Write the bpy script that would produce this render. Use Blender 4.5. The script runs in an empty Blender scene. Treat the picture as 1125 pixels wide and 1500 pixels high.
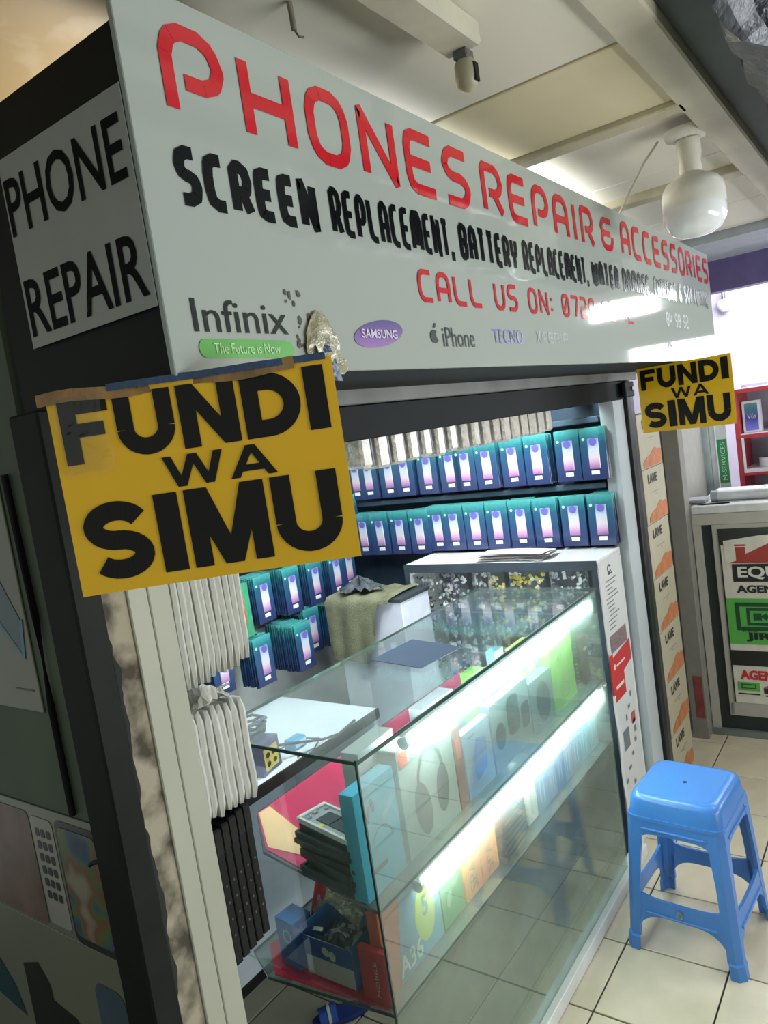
import bpy, math, random
from mathutils import Vector, Matrix
random.seed(7)
sc = bpy.context.scene
COL = sc.collection
R = math.radians

# ------------------------------------------------------------------ camera
cam_d = bpy.data.cameras.new('camera'); cam = bpy.data.objects.new('camera', cam_d); COL.objects.link(cam)
cam_d.sensor_fit = 'HORIZONTAL'; cam_d.sensor_width = 36.0; cam_d.lens = 1091.0/1125.0*36.0
cam_d.clip_start = 0.02; cam_d.clip_end = 100
cam.matrix_world = Matrix(((0.57142, 0.16999, -0.80286, 0.0), (-0.80742, -0.05857, -0.58707, 0.0),
                           (-0.14682, 0.98370, 0.10378, 1.6), (0, 0, 0, 1)))
sc.camera = cam
# ------------------------------------------------------------------ world, view, large lights
w = bpy.data.worlds.new('world'); sc.world = w; w.use_nodes = True
w.node_tree.nodes['Background'].inputs[0].default_value = (0.68, 0.73, 0.69, 1)
w.node_tree.nodes['Background'].inputs[1].default_value = 0.42
sc.view_settings.view_transform = 'Standard'; sc.view_settings.look = 'None'
sc.view_settings.gamma = 1; sc.view_settings.use_curve_mapping = False
sc.view_settings.exposure = 0.35

def area(name, loc, target, sx, sy, power, color):
    d = bpy.data.lights.new(name, 'AREA'); d.shape = 'RECTANGLE'; d.size = sx; d.size_y = sy; d.energy = power; d.color = color
    o = bpy.data.objects.new(name, d); COL.objects.link(o); o.location = loc
    o.rotation_euler = (Vector(target)-Vector(loc)).to_track_quat('-Z', 'Y').to_euler()
    return o
area('corridor_panel_light', (7.4, -1.0, 2.44), (2.05, 0.62, 1.83), 0.55, 0.15, 12, (0.95, 0.98, 1.0))
area('far_corridor_light', (9.9, -1.15, 2.02), (2.6, 0.62, 1.75), 1.1, 0.34, 9, (0.93, 0.96, 1.0))
area('opposite_shop_light', (5.2, -2.3, 1.65), (2.6, 0.8, 1.4), 2.2, 0.7, 45, (0.88, 0.94, 1.0))
area('floor_fill_light', (2.9, -0.15, 2.85), (2.7, 0.0, 0), 1.6, 0.3, 30, (1.0, 0.96, 0.86))  # unseen lamp, added to brighten the floor at the right
area('kiosk_roof_light', (1.75, 1.25, 1.93), (1.85, 1.45, 0), 1.6, 0.06, 24, (0.80, 0.93, 1.0))
area('kiosk_up_light', (2.35, 1.0, 1.84), (2.25, 0.75, 3), 1.1, 0.08, 34, (1.0, 0.99, 0.95))
area('kiosk_up_light', (1.45, 0.98, 1.76), (1.35, 0.50, 3), 1.1, 0.08, 27, (1.0, 0.98, 0.92))
area('ceiling_fill_light', (1.7, -2.1, 1.0), (1.5, -0.5, 3.0), 2.2, 0.5, 55, (0.97, 0.98, 0.93))  # added upward fill for the ceiling; no real lamp stands here
area('far_shop_light', (4.6, 0.5, 2.45), (4.9, 0.6, 0), 1.0, 0.8, 40, (0.93, 0.92, 1.0))

# ------------------------------------------------------------------ materials
def lin(c):
    return tuple(((v/255.0)/12.92 if v/255.0 <= 0.04045 else ((v/255.0+0.055)/1.055)**2.4) for v in c)+(1,)
MC = {}
def mat(name, col, rough=0.6, metal=0.0, var=0.10, vs=18.0, bump=0.0, bs=60.0, coat=0.0, spec=0.5):
    if name in MC: return MC[name]
    m = bpy.data.materials.new(name); m.use_nodes = True; n = m.node_tree.nodes; l = m.node_tree.links
    b = n['Principled BSDF']; b.inputs['Roughness'].default_value = rough; b.inputs['Metallic'].default_value = metal
    b.inputs['Coat Weight'].default_value = coat; b.inputs['Coat Roughness'].default_value = 0.12
    b.inputs['Specular IOR Level'].default_value = spec
    tc = n.new('ShaderNodeTexCoord')
    nz = n.new('ShaderNodeTexNoise'); nz.inputs['Scale'].default_value = vs; nz.inputs['Detail'].default_value = 4
    l.new(tc.outputs['Object'], nz.inputs['Vector'])
    c = lin(col)
    cr = n.new('ShaderNodeValToRGB')
    cr.color_ramp.elements[0].position = 0.3; cr.color_ramp.elements[1].position = 0.7
    cr.color_ramp.elements[0].color = tuple(v*(1-var) for v in c[:3])+(1,)
    cr.color_ramp.elements[1].color = tuple(min(1, v*(1+var)) for v in c[:3])+(1,)
    l.new(nz.outputs['Fac'], cr.inputs['Fac']); l.new(cr.outputs['Color'], b.inputs['Base Color'])
    if bump:
        n2 = n.new('ShaderNodeTexNoise'); n2.inputs['Scale'].default_value = bs; n2.inputs['Detail'].default_value = 3
        bp = n.new('ShaderNodeBump'); bp.inputs['Strength'].default_value = bump; bp.inputs['Distance'].default_value = 0.01
        l.new(tc.outputs['Object'], n2.inputs['Vector']); l.new(n2.outputs['Fac'], bp.inputs['Height']); l.new(bp.outputs['Normal'], b.inputs['Normal'])
    MC[name] = m; return m
def emit(name, col, s):
    if name in MC: return MC[name]
    m = bpy.data.materials.new(name); m.use_nodes = True; n = m.node_tree.nodes
    b = n['Principled BSDF']; b.inputs['Base Color'].default_value = (0.8, 0.8, 0.8, 1)
    b.inputs['Emission Color'].default_value = tuple(col)+(1,); b.inputs['Emission Strength'].default_value = s
    MC[name] = m; return m
def clear(name, tint=(0.93, 0.97, 0.96), haze=0.04, gloss_r=0.03, hcol=(0.8, 0.9, 0.92), base=0.04, crumple=0.0, refl=0.45):
    if name in MC: return MC[name]
    m = bpy.data.materials.new(name); m.use_nodes = True; n = m.node_tree.nodes; l = m.node_tree.links
    n.remove(n['Principled BSDF']); out = n['Material Output']
    tr = n.new('ShaderNodeBsdfTransparent'); tr.inputs[0].default_value = tuple(tint)+(1,)
    gl = n.new('ShaderNodeBsdfGlossy'); gl.inputs['Roughness'].default_value = gloss_r
    df = n.new('ShaderNodeBsdfDiffuse'); df.inputs[0].default_value = tuple(hcol)+(1,)
    tl = n.new('ShaderNodeBsdfTranslucent'); tl.inputs[0].default_value = tuple(hcol)+(1,)
    ad = n.new('ShaderNodeMixShader'); ad.inputs[0].default_value = 0.5; l.new(df.outputs[0], ad.inputs[1]); l.new(tl.outputs[0], ad.inputs[2])
    tc = n.new('ShaderNodeTexCoord'); nz = n.new('ShaderNodeTexNoise'); nz.inputs['Scale'].default_value = 6; nz.inputs['Detail'].default_value = 5
    l.new(tc.outputs['Object'], nz.inputs['Vector'])
    mp = n.new('ShaderNodeMapRange'); mp.inputs['From Min'].default_value = 0.35; mp.inputs['From Max'].default_value = 0.7
    mp.inputs['To Min'].default_value = haze*0.6; mp.inputs['To Max'].default_value = haze*1.7
    l.new(nz.outputs['Fac'], mp.inputs['Value'])
    m1 = n.new('ShaderNodeMixShader'); l.new(mp.outputs[0], m1.inputs[0]); l.new(tr.outputs[0], m1.inputs[1]); l.new(ad.outputs[0], m1.inputs[2])
    fr = n.new('ShaderNodeLayerWeight'); fr.inputs['Blend'].default_value = 0.25
    ma = n.new('ShaderNodeMath'); ma.operation = 'MULTIPLY_ADD'; ma.inputs[1].default_value = refl; ma.inputs[2].default_value = base
    l.new(fr.outputs['Fresnel'], ma.inputs[0])
    m2 = n.new('ShaderNodeMixShader'); l.new(ma.outputs[0], m2.inputs[0]); l.new(m1.outputs[0], m2.inputs[1]); l.new(gl.outputs[0], m2.inputs[2])
    if crumple:
        n2 = n.new('ShaderNodeTexNoise'); n2.inputs['Scale'].default_value = 45; n2.inputs['Detail'].default_value = 2
        bp = n.new('ShaderNodeBump'); bp.inputs['Strength'].default_value = crumple; bp.inputs['Distance'].default_value = 0.01
        l.new(tc.outputs['Object'], n2.inputs['Vector']); l.new(n2.outputs['Fac'], bp.inputs['Height'])
        l.new(bp.outputs['Normal'], gl.inputs['Normal']); l.new(bp.outputs['Normal'], df.inputs['Normal'])
    l.new(m2.outputs[0], out.inputs['Surface'])
    MC[name] = m; return m
def ramp_mat(name, axis, lo, hi, stops, rough=0.3, noise=0.0, ns=80.0, coat=0.3):
    """printed colour gradient along an object axis"""
    if name in MC: return MC[name]
    m = bpy.data.materials.new(name); m.use_nodes = True; n = m.node_tree.nodes; l = m.node_tree.links
    b = n['Principled BSDF']; b.inputs['Roughness'].default_value = rough; b.inputs['Coat Weight'].default_value = coat
    tc = n.new('ShaderNodeTexCoord'); sp = n.new('ShaderNodeSeparateXYZ'); l.new(tc.outputs['Object'], sp.inputs[0])
    mp = n.new('ShaderNodeMapRange'); mp.inputs['From Min'].default_value = lo; mp.inputs['From Max'].default_value = hi
    l.new(sp.outputs[axis], mp.inputs['Value'])
    src = mp.outputs[0]
    if noise:
        nz = n.new('ShaderNodeTexNoise'); nz.inputs['Scale'].default_value = ns; l.new(tc.outputs['Object'], nz.inputs['Vector'])
        ma = n.new('ShaderNodeMath'); ma.operation = 'MULTIPLY_ADD'; ma.inputs[1].default_value = noise; ma.inputs[2].default_value = -noise/2
        ad = n.new('ShaderNodeMath'); ad.operation = 'ADD'
        l.new(nz.outputs['Fac'], ma.inputs[0]); l.new(ma.outputs[0], ad.inputs[0]); l.new(src, ad.inputs[1]); src = ad.outputs[0]
    cr = n.new('ShaderNodeValToRGB'); el = cr.color_ramp.elements
    while len(el) < len(stops): el.new(0.5)
    for e, (p, c) in zip(el, stops): e.position = p; e.color = lin(c)
    l.new(src, cr.inputs['Fac']); l.new(cr.outputs[0], b.inputs['Base Color'])
    MC[name] = m; return m

# ------------------------------------------------------------------ mesh builder
class MB:
    def __init__(s): s.v = []; s.f = []; s.m = []; s.sm = []; s.T = Matrix.Identity(4)
    def add(s, vs, fs, mi=0, smooth=False):
        k = len(s.v); s.v += [tuple(s.T @ Vector(p)) for p in vs]
        s.f += [tuple(i+k for i in f) for f in fs]; s.m += [mi]*len(fs); s.sm += [smooth]*len(fs); return s
    def box(s, x0, x1, y0, y1, z0, z1, mi=0, b=0.0):
        if b <= 0:
            vs = [(x, y, z) for z in (z0, z1) for (x, y) in ((x0, y0), (x1, y0), (x1, y1), (x0, y1))]
            return s.add(vs, [(3, 2, 1, 0), (4, 5, 6, 7), (0, 1, 5, 4), (1, 2, 6, 5), (2, 3, 7, 6), (3, 0, 4, 7)], mi)
        rings = []
        for z, i in ((z0, b), (z0+b, 0), (z1-b, 0), (z1, b)):
            c = b
            pts = [(x0+c, y0+i), (x1-c, y0+i), (x1-i, y0+c), (x1-i, y1-c), (x1-c, y1-i), (x0+c, y1-i), (x0+i, y1-c), (x0+i, y0+c)]
            rings.append([(x, y, z) for x, y in pts])
        return s.loft(rings, mi)
    def loft(s, rings, mi=0, caps=True, smooth=False, closed=True):
        n = len(rings[0]); vs = [p for r in rings for p in r]; fs = []
        for k in range(len(rings)-1):
            for i in range(n if closed else n-1):
                j = (i+1) % n; fs.append((k*n+i, k*n+j, (k+1)*n+j, (k+1)*n+i))
        s.add(vs, fs, mi, smooth)
        if caps: s.add(rings[0], [tuple(range(n))[::-1]], mi); s.add(rings[-1], [tuple(range(n))], mi)
        return s
    def prism(s, pts, a, b, axis='z', mi=0):
        def P(p, t): return {'z': (p[0], p[1], t), 'y': (p[0], t, p[1]), 'x': (t, p[0], p[1])}[axis]
        return s.loft([[P(p, a) for p in pts], [P(p, b) for p in pts]], mi)
    def cyl(s, c, r, h, n=20, mi=0, axis='z', r2=None, smooth=True):
        r2 = r if r2 is None else r2; rings = []
        for t, rr in ((0, r), (h, r2)):
            q = []
            for i in range(n):
                a = 2*math.pi*i/n; u, v = rr*math.cos(a), rr*math.sin(a)
                q.append({'z': (c[0]+u, c[1]+v, c[2]+t), 'y': (c[0]+u, c[1]+t, c[2]+v), 'x': (c[0]+t, c[1]+u, c[2]+v)}[axis])
            rings.append(q)
        return s.loft(rings, mi, smooth=smooth)
    def lathe(s, c, prof, n=28, mi=0):
        rings = [[(c[0]+r*math.cos(2*math.pi*i/n), c[1]+r*math.sin(2*math.pi*i/n), c[2]+z) for i in range(n)] for r, z in prof]
        return s.loft(rings, mi, smooth=True)
    def tube(s, pts, r, n=8, mi=0):
        pts = [Vector(p) for p in pts]; rings = []
        for i, p in enumerate(pts):
            d = (pts[min(i+1, len(pts)-1)]-pts[max(i-1, 0)]).normalized()
            u = d.cross(Vector((0, 0, 1)));
            if u.length < 1e-3: u = d.cross(Vector((1, 0, 0)))
            u.normalize(); v = d.cross(u)
            rings.append([tuple(p+u*r*math.cos(2*math.pi*k/n)+v*r*math.sin(2*math.pi*k/n)) for k in range(n)])
        return s.loft(rings, mi, smooth=True)
    def grid(s, fn, nu, nv, mi=0, smooth=True):
        vs = [fn(i/nu, j/nv) for j in range(nv+1) for i in range(nu+1)]
        fs = [(j*(nu+1)+i, j*(nu+1)+i+1, (j+1)*(nu+1)+i+1, (j+1)*(nu+1)+i) for j in range(nv) for i in range(nu)]
        return s.add(vs, fs, mi, smooth)
    def build(s, name, mats, parent=None, loc=None, rz=0.0, **tags):
        me = bpy.data.meshes.new(name); me.from_pydata(s.v, [], s.f)
        if not isinstance(mats, (list, tuple)): mats = [mats]
        for m in mats: me.materials.append(m)
        me.polygons.foreach_set('material_index', s.m); me.polygons.foreach_set('use_smooth', s.sm); me.update()
        o = bpy.data.objects.new(name, me); COL.objects.link(o)
        if parent: o.parent = parent
        if loc is not None: o.location = loc
        if rz: o.rotation_euler = (0, 0, rz)
        for k, v in tags.items():
            if v: o[k] = v
        return o
def thing(name, label, cat, loc=(0, 0, 0), rz=0.0, group=None):
    o = bpy.data.objects.new(name, None); COL.objects.link(o); o.location = loc; o.rotation_euler = (0, 0, rz)
    o.empty_display_size = 0.05; o['label'] = label; o['category'] = cat
    if group: o['group'] = group
    return o
def struct(name, mb, m, parent=None):
    o = mb.build(name, m, parent)
    if parent is None: o['kind'] = 'structure'
    return o
def dup(root, loc=None, rz=None, label=None, group=None, parts=True):
    r = root.copy(); COL.objects.link(r)
    if loc is not None: r.location = loc
    if rz is not None: r.rotation_euler = (0, 0, rz)
    if label: r['label'] = label
    if group: r['group'] = group
    if parts:
        for ch in list(root.children):
            c = ch.copy(); COL.objects.link(c); c.parent = r
            for g in list(ch.children):
                d = g.copy(); COL.objects.link(d); d.parent = c
    return r
ORD = ['first', 'second', 'third', 'fourth', 'fifth', 'sixth', 'seventh', 'eighth', 'ninth', 'tenth', 'eleventh', 'twelfth',
       'thirteenth', 'fourteenth', 'fifteenth', 'sixteenth', 'seventeenth', 'eighteenth', 'nineteenth', 'twentieth']

# ------------------------------------------------------------------ lettering
C_ = 0.22
GL = {
 'A': [[(0,0),(0,1-C_),(C_,1),(1-C_,1),(1,1-C_),(1,0)], [(0,.42),(1,.42)]],
 'B': [[(0,.5),(.8,.5),(1,.38),(1,.15),(.8,0),(0,0),(0,1),(.8,1),(1,.87),(1,.64),(.8,.5)]],
 'C': [[(1,1),(C_,1),(0,1-C_),(0,C_),(C_,0),(1,0)]],
 'D': [[(.5,0),(0,0),(0,1),(1-C_,1),(1,1-C_),(1,C_),(1-C_,0),(.4,0)]],
 'E': [[(1,1),(C_*.7,1),(0,1-C_*.7),(0,C_*.7),(C_*.7,0),(1,0)], [(0,.5),(.9,.5)]],
 'F': [[(1,1),(C_,1),(0,1-C_),(0,0)], [(0,.5),(.9,.5)]],
 'G': [[(1,1),(C_,1),(0,1-C_),(0,C_),(C_,0),(1,0),(1,.5),(.5,.5)]],
 'H': [[(0,0),(0,1)], [(1,0),(1,1)], [(0,.48),(1,.48)]],
 'I': [[(.5,0),(.5,1)]],
 'L': [[(0,1),(0,C_),(C_,0),(1,0)]],
 'M': [[(0,0),(0,1-C_),(C_,1),(1-C_,1),(1,1-C_),(1,0)], [(.5,1),(.5,.1)]],
 'N': [[(0,0),(0,1),(1,0),(1,1)]],
 'O': [[(.5,0),(C_,0),(0,C_),(0,1-C_),(C_,1),(1-C_,1),(1,1-C_),(1,C_),(1-C_,0),(.4,0)]],
 'P': [[(0,0),(0,1-C_),(C_,1),(1-C_,1),(1,1-C_),(1,.55),(1-C_,.38),(.3,.38)]],
 'R': [[(0,0),(0,1),(1-C_,1),(1,1-C_),(1,.6),(1-C_,.42),(.3,.42)], [(.55,.42),(1,0)]],
 'S': [[(1,1),(C_,1),(0,1-C_),(0,.65),(C_,.5),(1-C_,.5),(1,.36),(1,C_),(1-C_,0),(0,0)]],
 'T': [[(0,1),(1,1)], [(.5,0),(.5,1)]],
 'U': [[(0,1),(0,C_),(C_,0),(1-C_,0),(1,C_),(1,1)]],
 'W': [[(0,1),(0,C_),(C_,0),(1-C_,0),(1,C_),(1,1)], [(.5,0),(.5,.9)]],
 'Y': [[(0,1),(0,.6),(.15,.45),(.85,.45),(1,.6),(1,1)], [(.5,.45),(.5,0)]],
 '&': [[(.95,1),(C_,1),(0,1-C_),(0,.65),(.2,.52),(.8,.52)], [(.2,.52),(0,.36),(0,C_),(C_,0),(1-C_,0),(1,C_),(1,.45)]],
 ',': [[(.3,-.14),(.45,.14)]], ':': [[(.5,.12),(.5,.28)], [(.5,.62),(.5,.78)]],
 '0': [[(.5,0),(C_,0),(0,C_),(0,1-C_),(C_,1),(1-C_,1),(1,1-C_),(1,C_),(1-C_,0),(.4,0)], [(.1,.12),(.9,.88)]],
 '1': [[(.2,.8),(.5,1),(.5,0)]],
 '2': [[(0,1),(1-C_,1),(1,1-C_),(1,.62),(1-C_,.5),(C_,.5),(0,.36),(0,0),(1,0)]],
 '3': [[(0,1),(1-C_,1),(1,1-C_),(1,.6),(.85,.5),(.3,.5)], [(.85,.5),(1,.4),(1,C_),(1-C_,0),(0,0)]],
 '4': [[(0,1),(0,.4),(1,.4)], [(.8,.9),(.8,0)]],
 '7': [[(0,1),(1,1),(1,.85),(.5,0)]],
 '8': [[(.5,0),(C_,0),(0,C_),(0,1-C_),(C_,1),(1-C_,1),(1,1-C_),(1,C_),(1-C_,0),(.4,0)], [(0,.5),(1,.5)]],
 '9': [[(1,.45),(C_,.45),(0,.6),(0,1-C_),(C_,1),(1-C_,1),(1,1-C_),(1,C_),(1-C_,0),(.1,0)]],
}
WID = {'I': 0.35, ',': 0.3, ':': 0.35, '1': 0.55, ' ': 0.6, 'M': 1.3, 'W': 1.3}
def soften(pts, r):
    out = [pts[0]]
    for i in range(1, len(pts)-1):
        p = Vector(pts[i]); a = Vector(pts[i-1])-p; b = Vector(pts[i+1])-p
        if a.length < 1e-6 or b.length < 1e-6: continue
        out += [tuple(p+a.normalized()*min(r, a.length*.4)), tuple(p+b.normalized()*min(r, b.length*.4))]
    return out+[pts[-1]]
def stroke_poly(pts, t):
    """quads of a mitred band of thickness t along pts"""
    h = t/2; n = len(pts); L = []; Rr = []
    for i in range(n):
        p = Vector(pts[i])
        d0 = (p-Vector(pts[i-1])).normalized() if i > 0 else None
        d1 = (Vector(pts[i+1])-p).normalized() if i < n-1 else None
        d0 = d0 or d1; d1 = d1 or d0
        n0 = Vector((-d0.y, d0.x)); n1 = Vector((-d1.y, d1.x)); m = (n0+n1)
        if m.length < 1e-4: m = n0
        m.normalize(); k = h/max(0.62, m.dot(n1)); L.append(p+m*k); Rr.append(p-m*k)
    return [[tuple(Rr[i]), tuple(Rr[i+1]), tuple(L[i+1]), tuple(L[i])] for i in range(n-1)]
def stroke_text(txt, width, height, t, gap=0.28):
    tot = sum(WID.get(c, 1.0) for c in txt)+gap*(len(txt)-1); k = width/tot; x = 0; out = []
    for c in txt:
        wd = WID.get(c, 1.0)*k
        for pl in GL.get(c, []):
            out += stroke_poly(soften([(x+t/2+p[0]*max(0.0005, wd-t), t/2+p[1]*(height-t)) for p in pl], t*0.45 if c not in 'NM' else 0.0001), t)
        x += wd+gap*k
    return out
def heavy_text(txt, width, height, wt, gap=0.10):
    """poster capitals: thick strokes with round bowls, wt = stem as a share of the height; one polygon list per letter"""
    ws = {'I': 0.36, 'M': 1.2, 'W': 1.35, 'A': 1.05, 'F': 0.85}; tot = sum(ws.get(c, 1) for c in txt)+gap*(len(txt)-1); k = width/tot; x = 0; out = []
    for c in txt:
        w_ = ws.get(c, 1)*k; t = wt*height if c != 'I' else w_; h = height; q = []
        if c == 'F': q = rect(0, 0, t, h)+rect(t, h-t*.8, w_, h)+rect(t, h*.42, w_*.88, h*.42+t*.8)
        elif c == 'I': q = rect(0, 0, w_, h)
        elif c == 'U':
            r = (w_-t)/2; q = rect(0, r+t*.4, t, h)+rect(w_-t, r+t*.4, w_, h)
            q += stroke_poly([(w_/2+r*math.cos(R(a)), t*.5+(r+t*.4-t*.5)*(1+math.sin(R(a)))) for a in range(180, 361, 12)], t)
        elif c == 'D':
            r = h/2-t/2; q = rect(0, 0, t, h)
            q += stroke_poly([(t, h-t/2), (w_*.42, h-t/2)]+[(w_*.42+(w_*.58-t/2)*math.cos(R(a)), h/2+r*math.sin(R(a))) for a in range(80, -81, -10)]+[(w_*.42, t/2), (t, t/2)], t)
        elif c == 'S':
            P = []; r = (h-t)/4
            for a in range(20, 271, 14): P.append((w_/2+(w_-t)/2*math.cos(R(a)), h-t/2-r+r*math.sin(R(a))))
            for a in range(90, -161, -14): P.append((w_/2+(w_-t)/2*math.cos(R(a)), t/2+r+r*math.sin(R(a))))
            q = stroke_poly(P, t*.95)
        elif c == 'N': q = rect(0, 0, t, h)+rect(w_-t, 0, w_, h)+[[(0, h), (w_-t*1.0, 0), (w_, 0), (t*1.0, h)]]
        elif c == 'M':
            u = t*.92; q = rect(0, 0, u, h)+rect(w_-u, 0, w_, h)+[[(0, h), (w_/2-u*.5, 0), (w_/2+u*.5, 0), (u*1.25, h)], [(w_, h), (w_-u*1.25, h), (w_/2-u*.5, 0), (w_/2+u*.5, 0)]]
        elif c == 'W':
            u = t*.95; a, b = w_*.27, w_*.5
            q = [[(0, h), (a-u*.5, 0), (a+u*.5, 0), (u, h)], [(a-u*.5, 0), (a+u*.5, 0), (b+u*.5, h), (b-u*.5, h)], [(b-u*.5, h), (b+u*.5, h), (w_-a+u*.5, 0), (w_-a-u*.5, 0)], [(w_-a-u*.5, 0), (w_-a+u*.5, 0), (w_, h), (w_-u, h)]]
        elif c == 'A': u = t*1.0; q = [[(0, 0), (u, 0), (w_/2+u*.5, h), (w_/2-u*.5, h)], [(w_-u, 0), (w_, 0), (w_/2+u*.5, h), (w_/2-u*.5, h)]]+rect(w_*.25, h*.18, w_*.75, h*.18+t*.7)
        out.append([[(x+p[0], p[1]) for p in f] for f in q]); x += w_+gap*k
    return out
def flat(name, quads, origin, u, v, m, parent, off=0.0012, **tags):
    """flat print: 2-D polygons laid on the plane origin,u,v and lifted by off along its normal"""
    u = Vector(u).normalized(); v = Vector(v).normalized(); nn = u.cross(v); o = Vector(origin)+nn*off
    vs = []; fs = []
    for iq, q in enumerate(quads):
        oo = o+nn*((iq*0.6180339) % 1.0)*0.00035
        k = len(vs); vs += [tuple(oo+u*p[0]+v*p[1]) for p in q]; fs.append(tuple(range(k, k+len(q))))
    b = MB(); b.add(vs, fs); return b.build(name, m, parent, **tags)
def font_polys(txt, width, height, bold=0.0, shear=0.0):
    cu = bpy.data.curves.new('t', 'FONT'); cu.body = txt; cu.offset = min(bold, 0.02); cu.shear = shear; cu.resolution_u = 3
    o = bpy.data.objects.new('t', cu); COL.objects.link(o)
    dg = bpy.context.evaluated_depsgraph_get(); me = bpy.data.meshes.new_from_object(o.evaluated_get(dg))
    xs = [p.co.x for p in me.vertices]; ys = [p.co.y for p in me.vertices]
    x0, x1, y0, y1 = min(xs), max(xs), min(ys), max(ys); b = max(0.0, bold-0.02); q = []
    for dx, dy in ([(0, 0)] if b <= 0 else [(-b, -b*.6), (b, -b*.6), (-b, b*.6), (b, b*.6), (0, 0)]):
        q += [[((me.vertices[i].co.x+dx-x0+b)/(x1-x0+2*b)*width, (me.vertices[i].co.y+dy-y0+b*.6)/(y1-y0+1.2*b)*height) for i in p.vertices] for p in me.polygons]
    bpy.data.objects.remove(o); bpy.data.curves.remove(cu); bpy.data.meshes.remove(me)
    return q
def split_x(q):
    """group the polygons of a word into its letters (overlapping x ranges)"""
    it = sorted(((min(p[0] for p in f), max(p[0] for p in f), f) for f in q), key=lambda t: t[0]); out = []; end = -1e9
    for a, b, f in it:
        if a > end+1e-5: out.append([])
        out[-1].append(f); end = max(end, b)
    return out
def shift(q, du, dv): return [[(p[0]+du, p[1]+dv) for p in f] for f in q]
def rect(u0, v0, u1, v1): return [[(u0, v0), (u1, v0), (u1, v1), (u0, v1)]]
def ell(cu, cv, ru, rv, n=24, rot=0.0):
    return [[(cu+ru*math.cos(a)*math.cos(rot)-rv*math.sin(a)*math.sin(rot), cv+ru*math.cos(a)*math.sin(rot)+rv*math.sin(a)*math.cos(rot))
             for a in [2*math.pi*i/n for i in range(n)]]]
def rrect(u0, v0, u1, v1, r, n=4):
    pts = []
    for cx, cy, a0 in ((u1-r, v0+r, -90), (u1-r, v1-r, 0), (u0+r, v1-r, 90), (u0+r, v0+r, 180)):
        for i in range(n+1): a = R(a0+90*i/n); pts.append((cx+r*math.cos(a), cy+r*math.sin(a)))
    return [pts]
def ring(cu, cv, ru, rv, t, n=24, a0=0, a1=360):
    q = []
    for i in range(n):
        a, b = R(a0+(a1-a0)*i/n), R(a0+(a1-a0)*(i+1)/n)
        q.append([(cu+ru*math.cos(a), cv+rv*math.sin(a)), (cu+(ru+t)*math.cos(a), cv+(rv+t)*math.sin(a)),
                  (cu+(ru+t)*math.cos(b), cv+(rv+t)*math.sin(b)), (cu+ru*math.cos(b), cv+rv*math.sin(b))])
    return q
def pbox(name, label, cat, x0, x1, y0, y1, z0, z1, m, rz=0.0, b=0.0008, group=None):
    """a box thing with its origin at the centre of its base; children are placed in local metres"""
    cx, cy = (x0+x1)/2, (y0+y1)/2; W, D, H = x1-x0, y1-y0, z1-z0
    t = thing(name, label, cat, (cx, cy, z0), rz, group); t['dims'] = (W, D, H)
    MB().box(-W/2, W/2, -D/2, D/2, 0, H, b=b).build('carton', m, t); return t
def on_front(t, name, quads, m, off=0.0012, **k):
    W, D, H = t['dims']; return flat(name, quads, (-W/2, -D/2, 0), (1, 0, 0), (0, 0, 1), m, t, off, **k)
def on_left(t, name, quads, m, off=0.0012, **k):
    W, D, H = t['dims']; return flat(name, quads, (-W/2, D/2, 0), (0, -1, 0), (0, 0, 1), m, t, off, **k)
def on_top(t, name, quads, m, off=0.0012, **k):
    W, D, H = t['dims']; return flat(name, quads, (-W/2, -D/2, H), (1, 0, 0), (0, 1, 0), m, t, off, **k)

# ================================================================== STRUCTURE
WHITE = mat('white_board', (205, 208, 200), 0.45, var=0.05, vs=6)
BLACK = mat('black_paint', (18, 21, 20), 0.6, var=0.25, vs=9, spec=0.25)
# floor: concrete slab with ceramic tiles laid on it one by one
floor = struct('floor', MB().box(-2.5, 9.0, -3.2, 3.2, -0.12, -0.006), mat('grout', (70, 66, 58), 0.9, var=0.2, vs=25))
TI = mat('ceramic_tile', (206, 196, 174), 0.28, var=0.10, vs=7, bump=0.05, bs=9, coat=0.2)
P_ = 0.2835; tile0 = None
for i in range(-4, 10):
    for j in range(-4, 6):
        x0 = 1.69+P_*i; y0 = 0.795+P_*j-P_
        if x0 < 0.5 and y0 > 0.8: continue
        if tile0 is None:
            tile0 = MB().box(0.0025, P_-0.0025, 0.0025, P_-0.0025, -0.006, 0.0, b=0.0012).build('tile', TI, floor, loc=(x0, y0, 0))
        else:
            o = tile0.copy(); COL.objects.link(o); o.location = (x0, y0, random.uniform(-0.0006, 0.0004))
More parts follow.
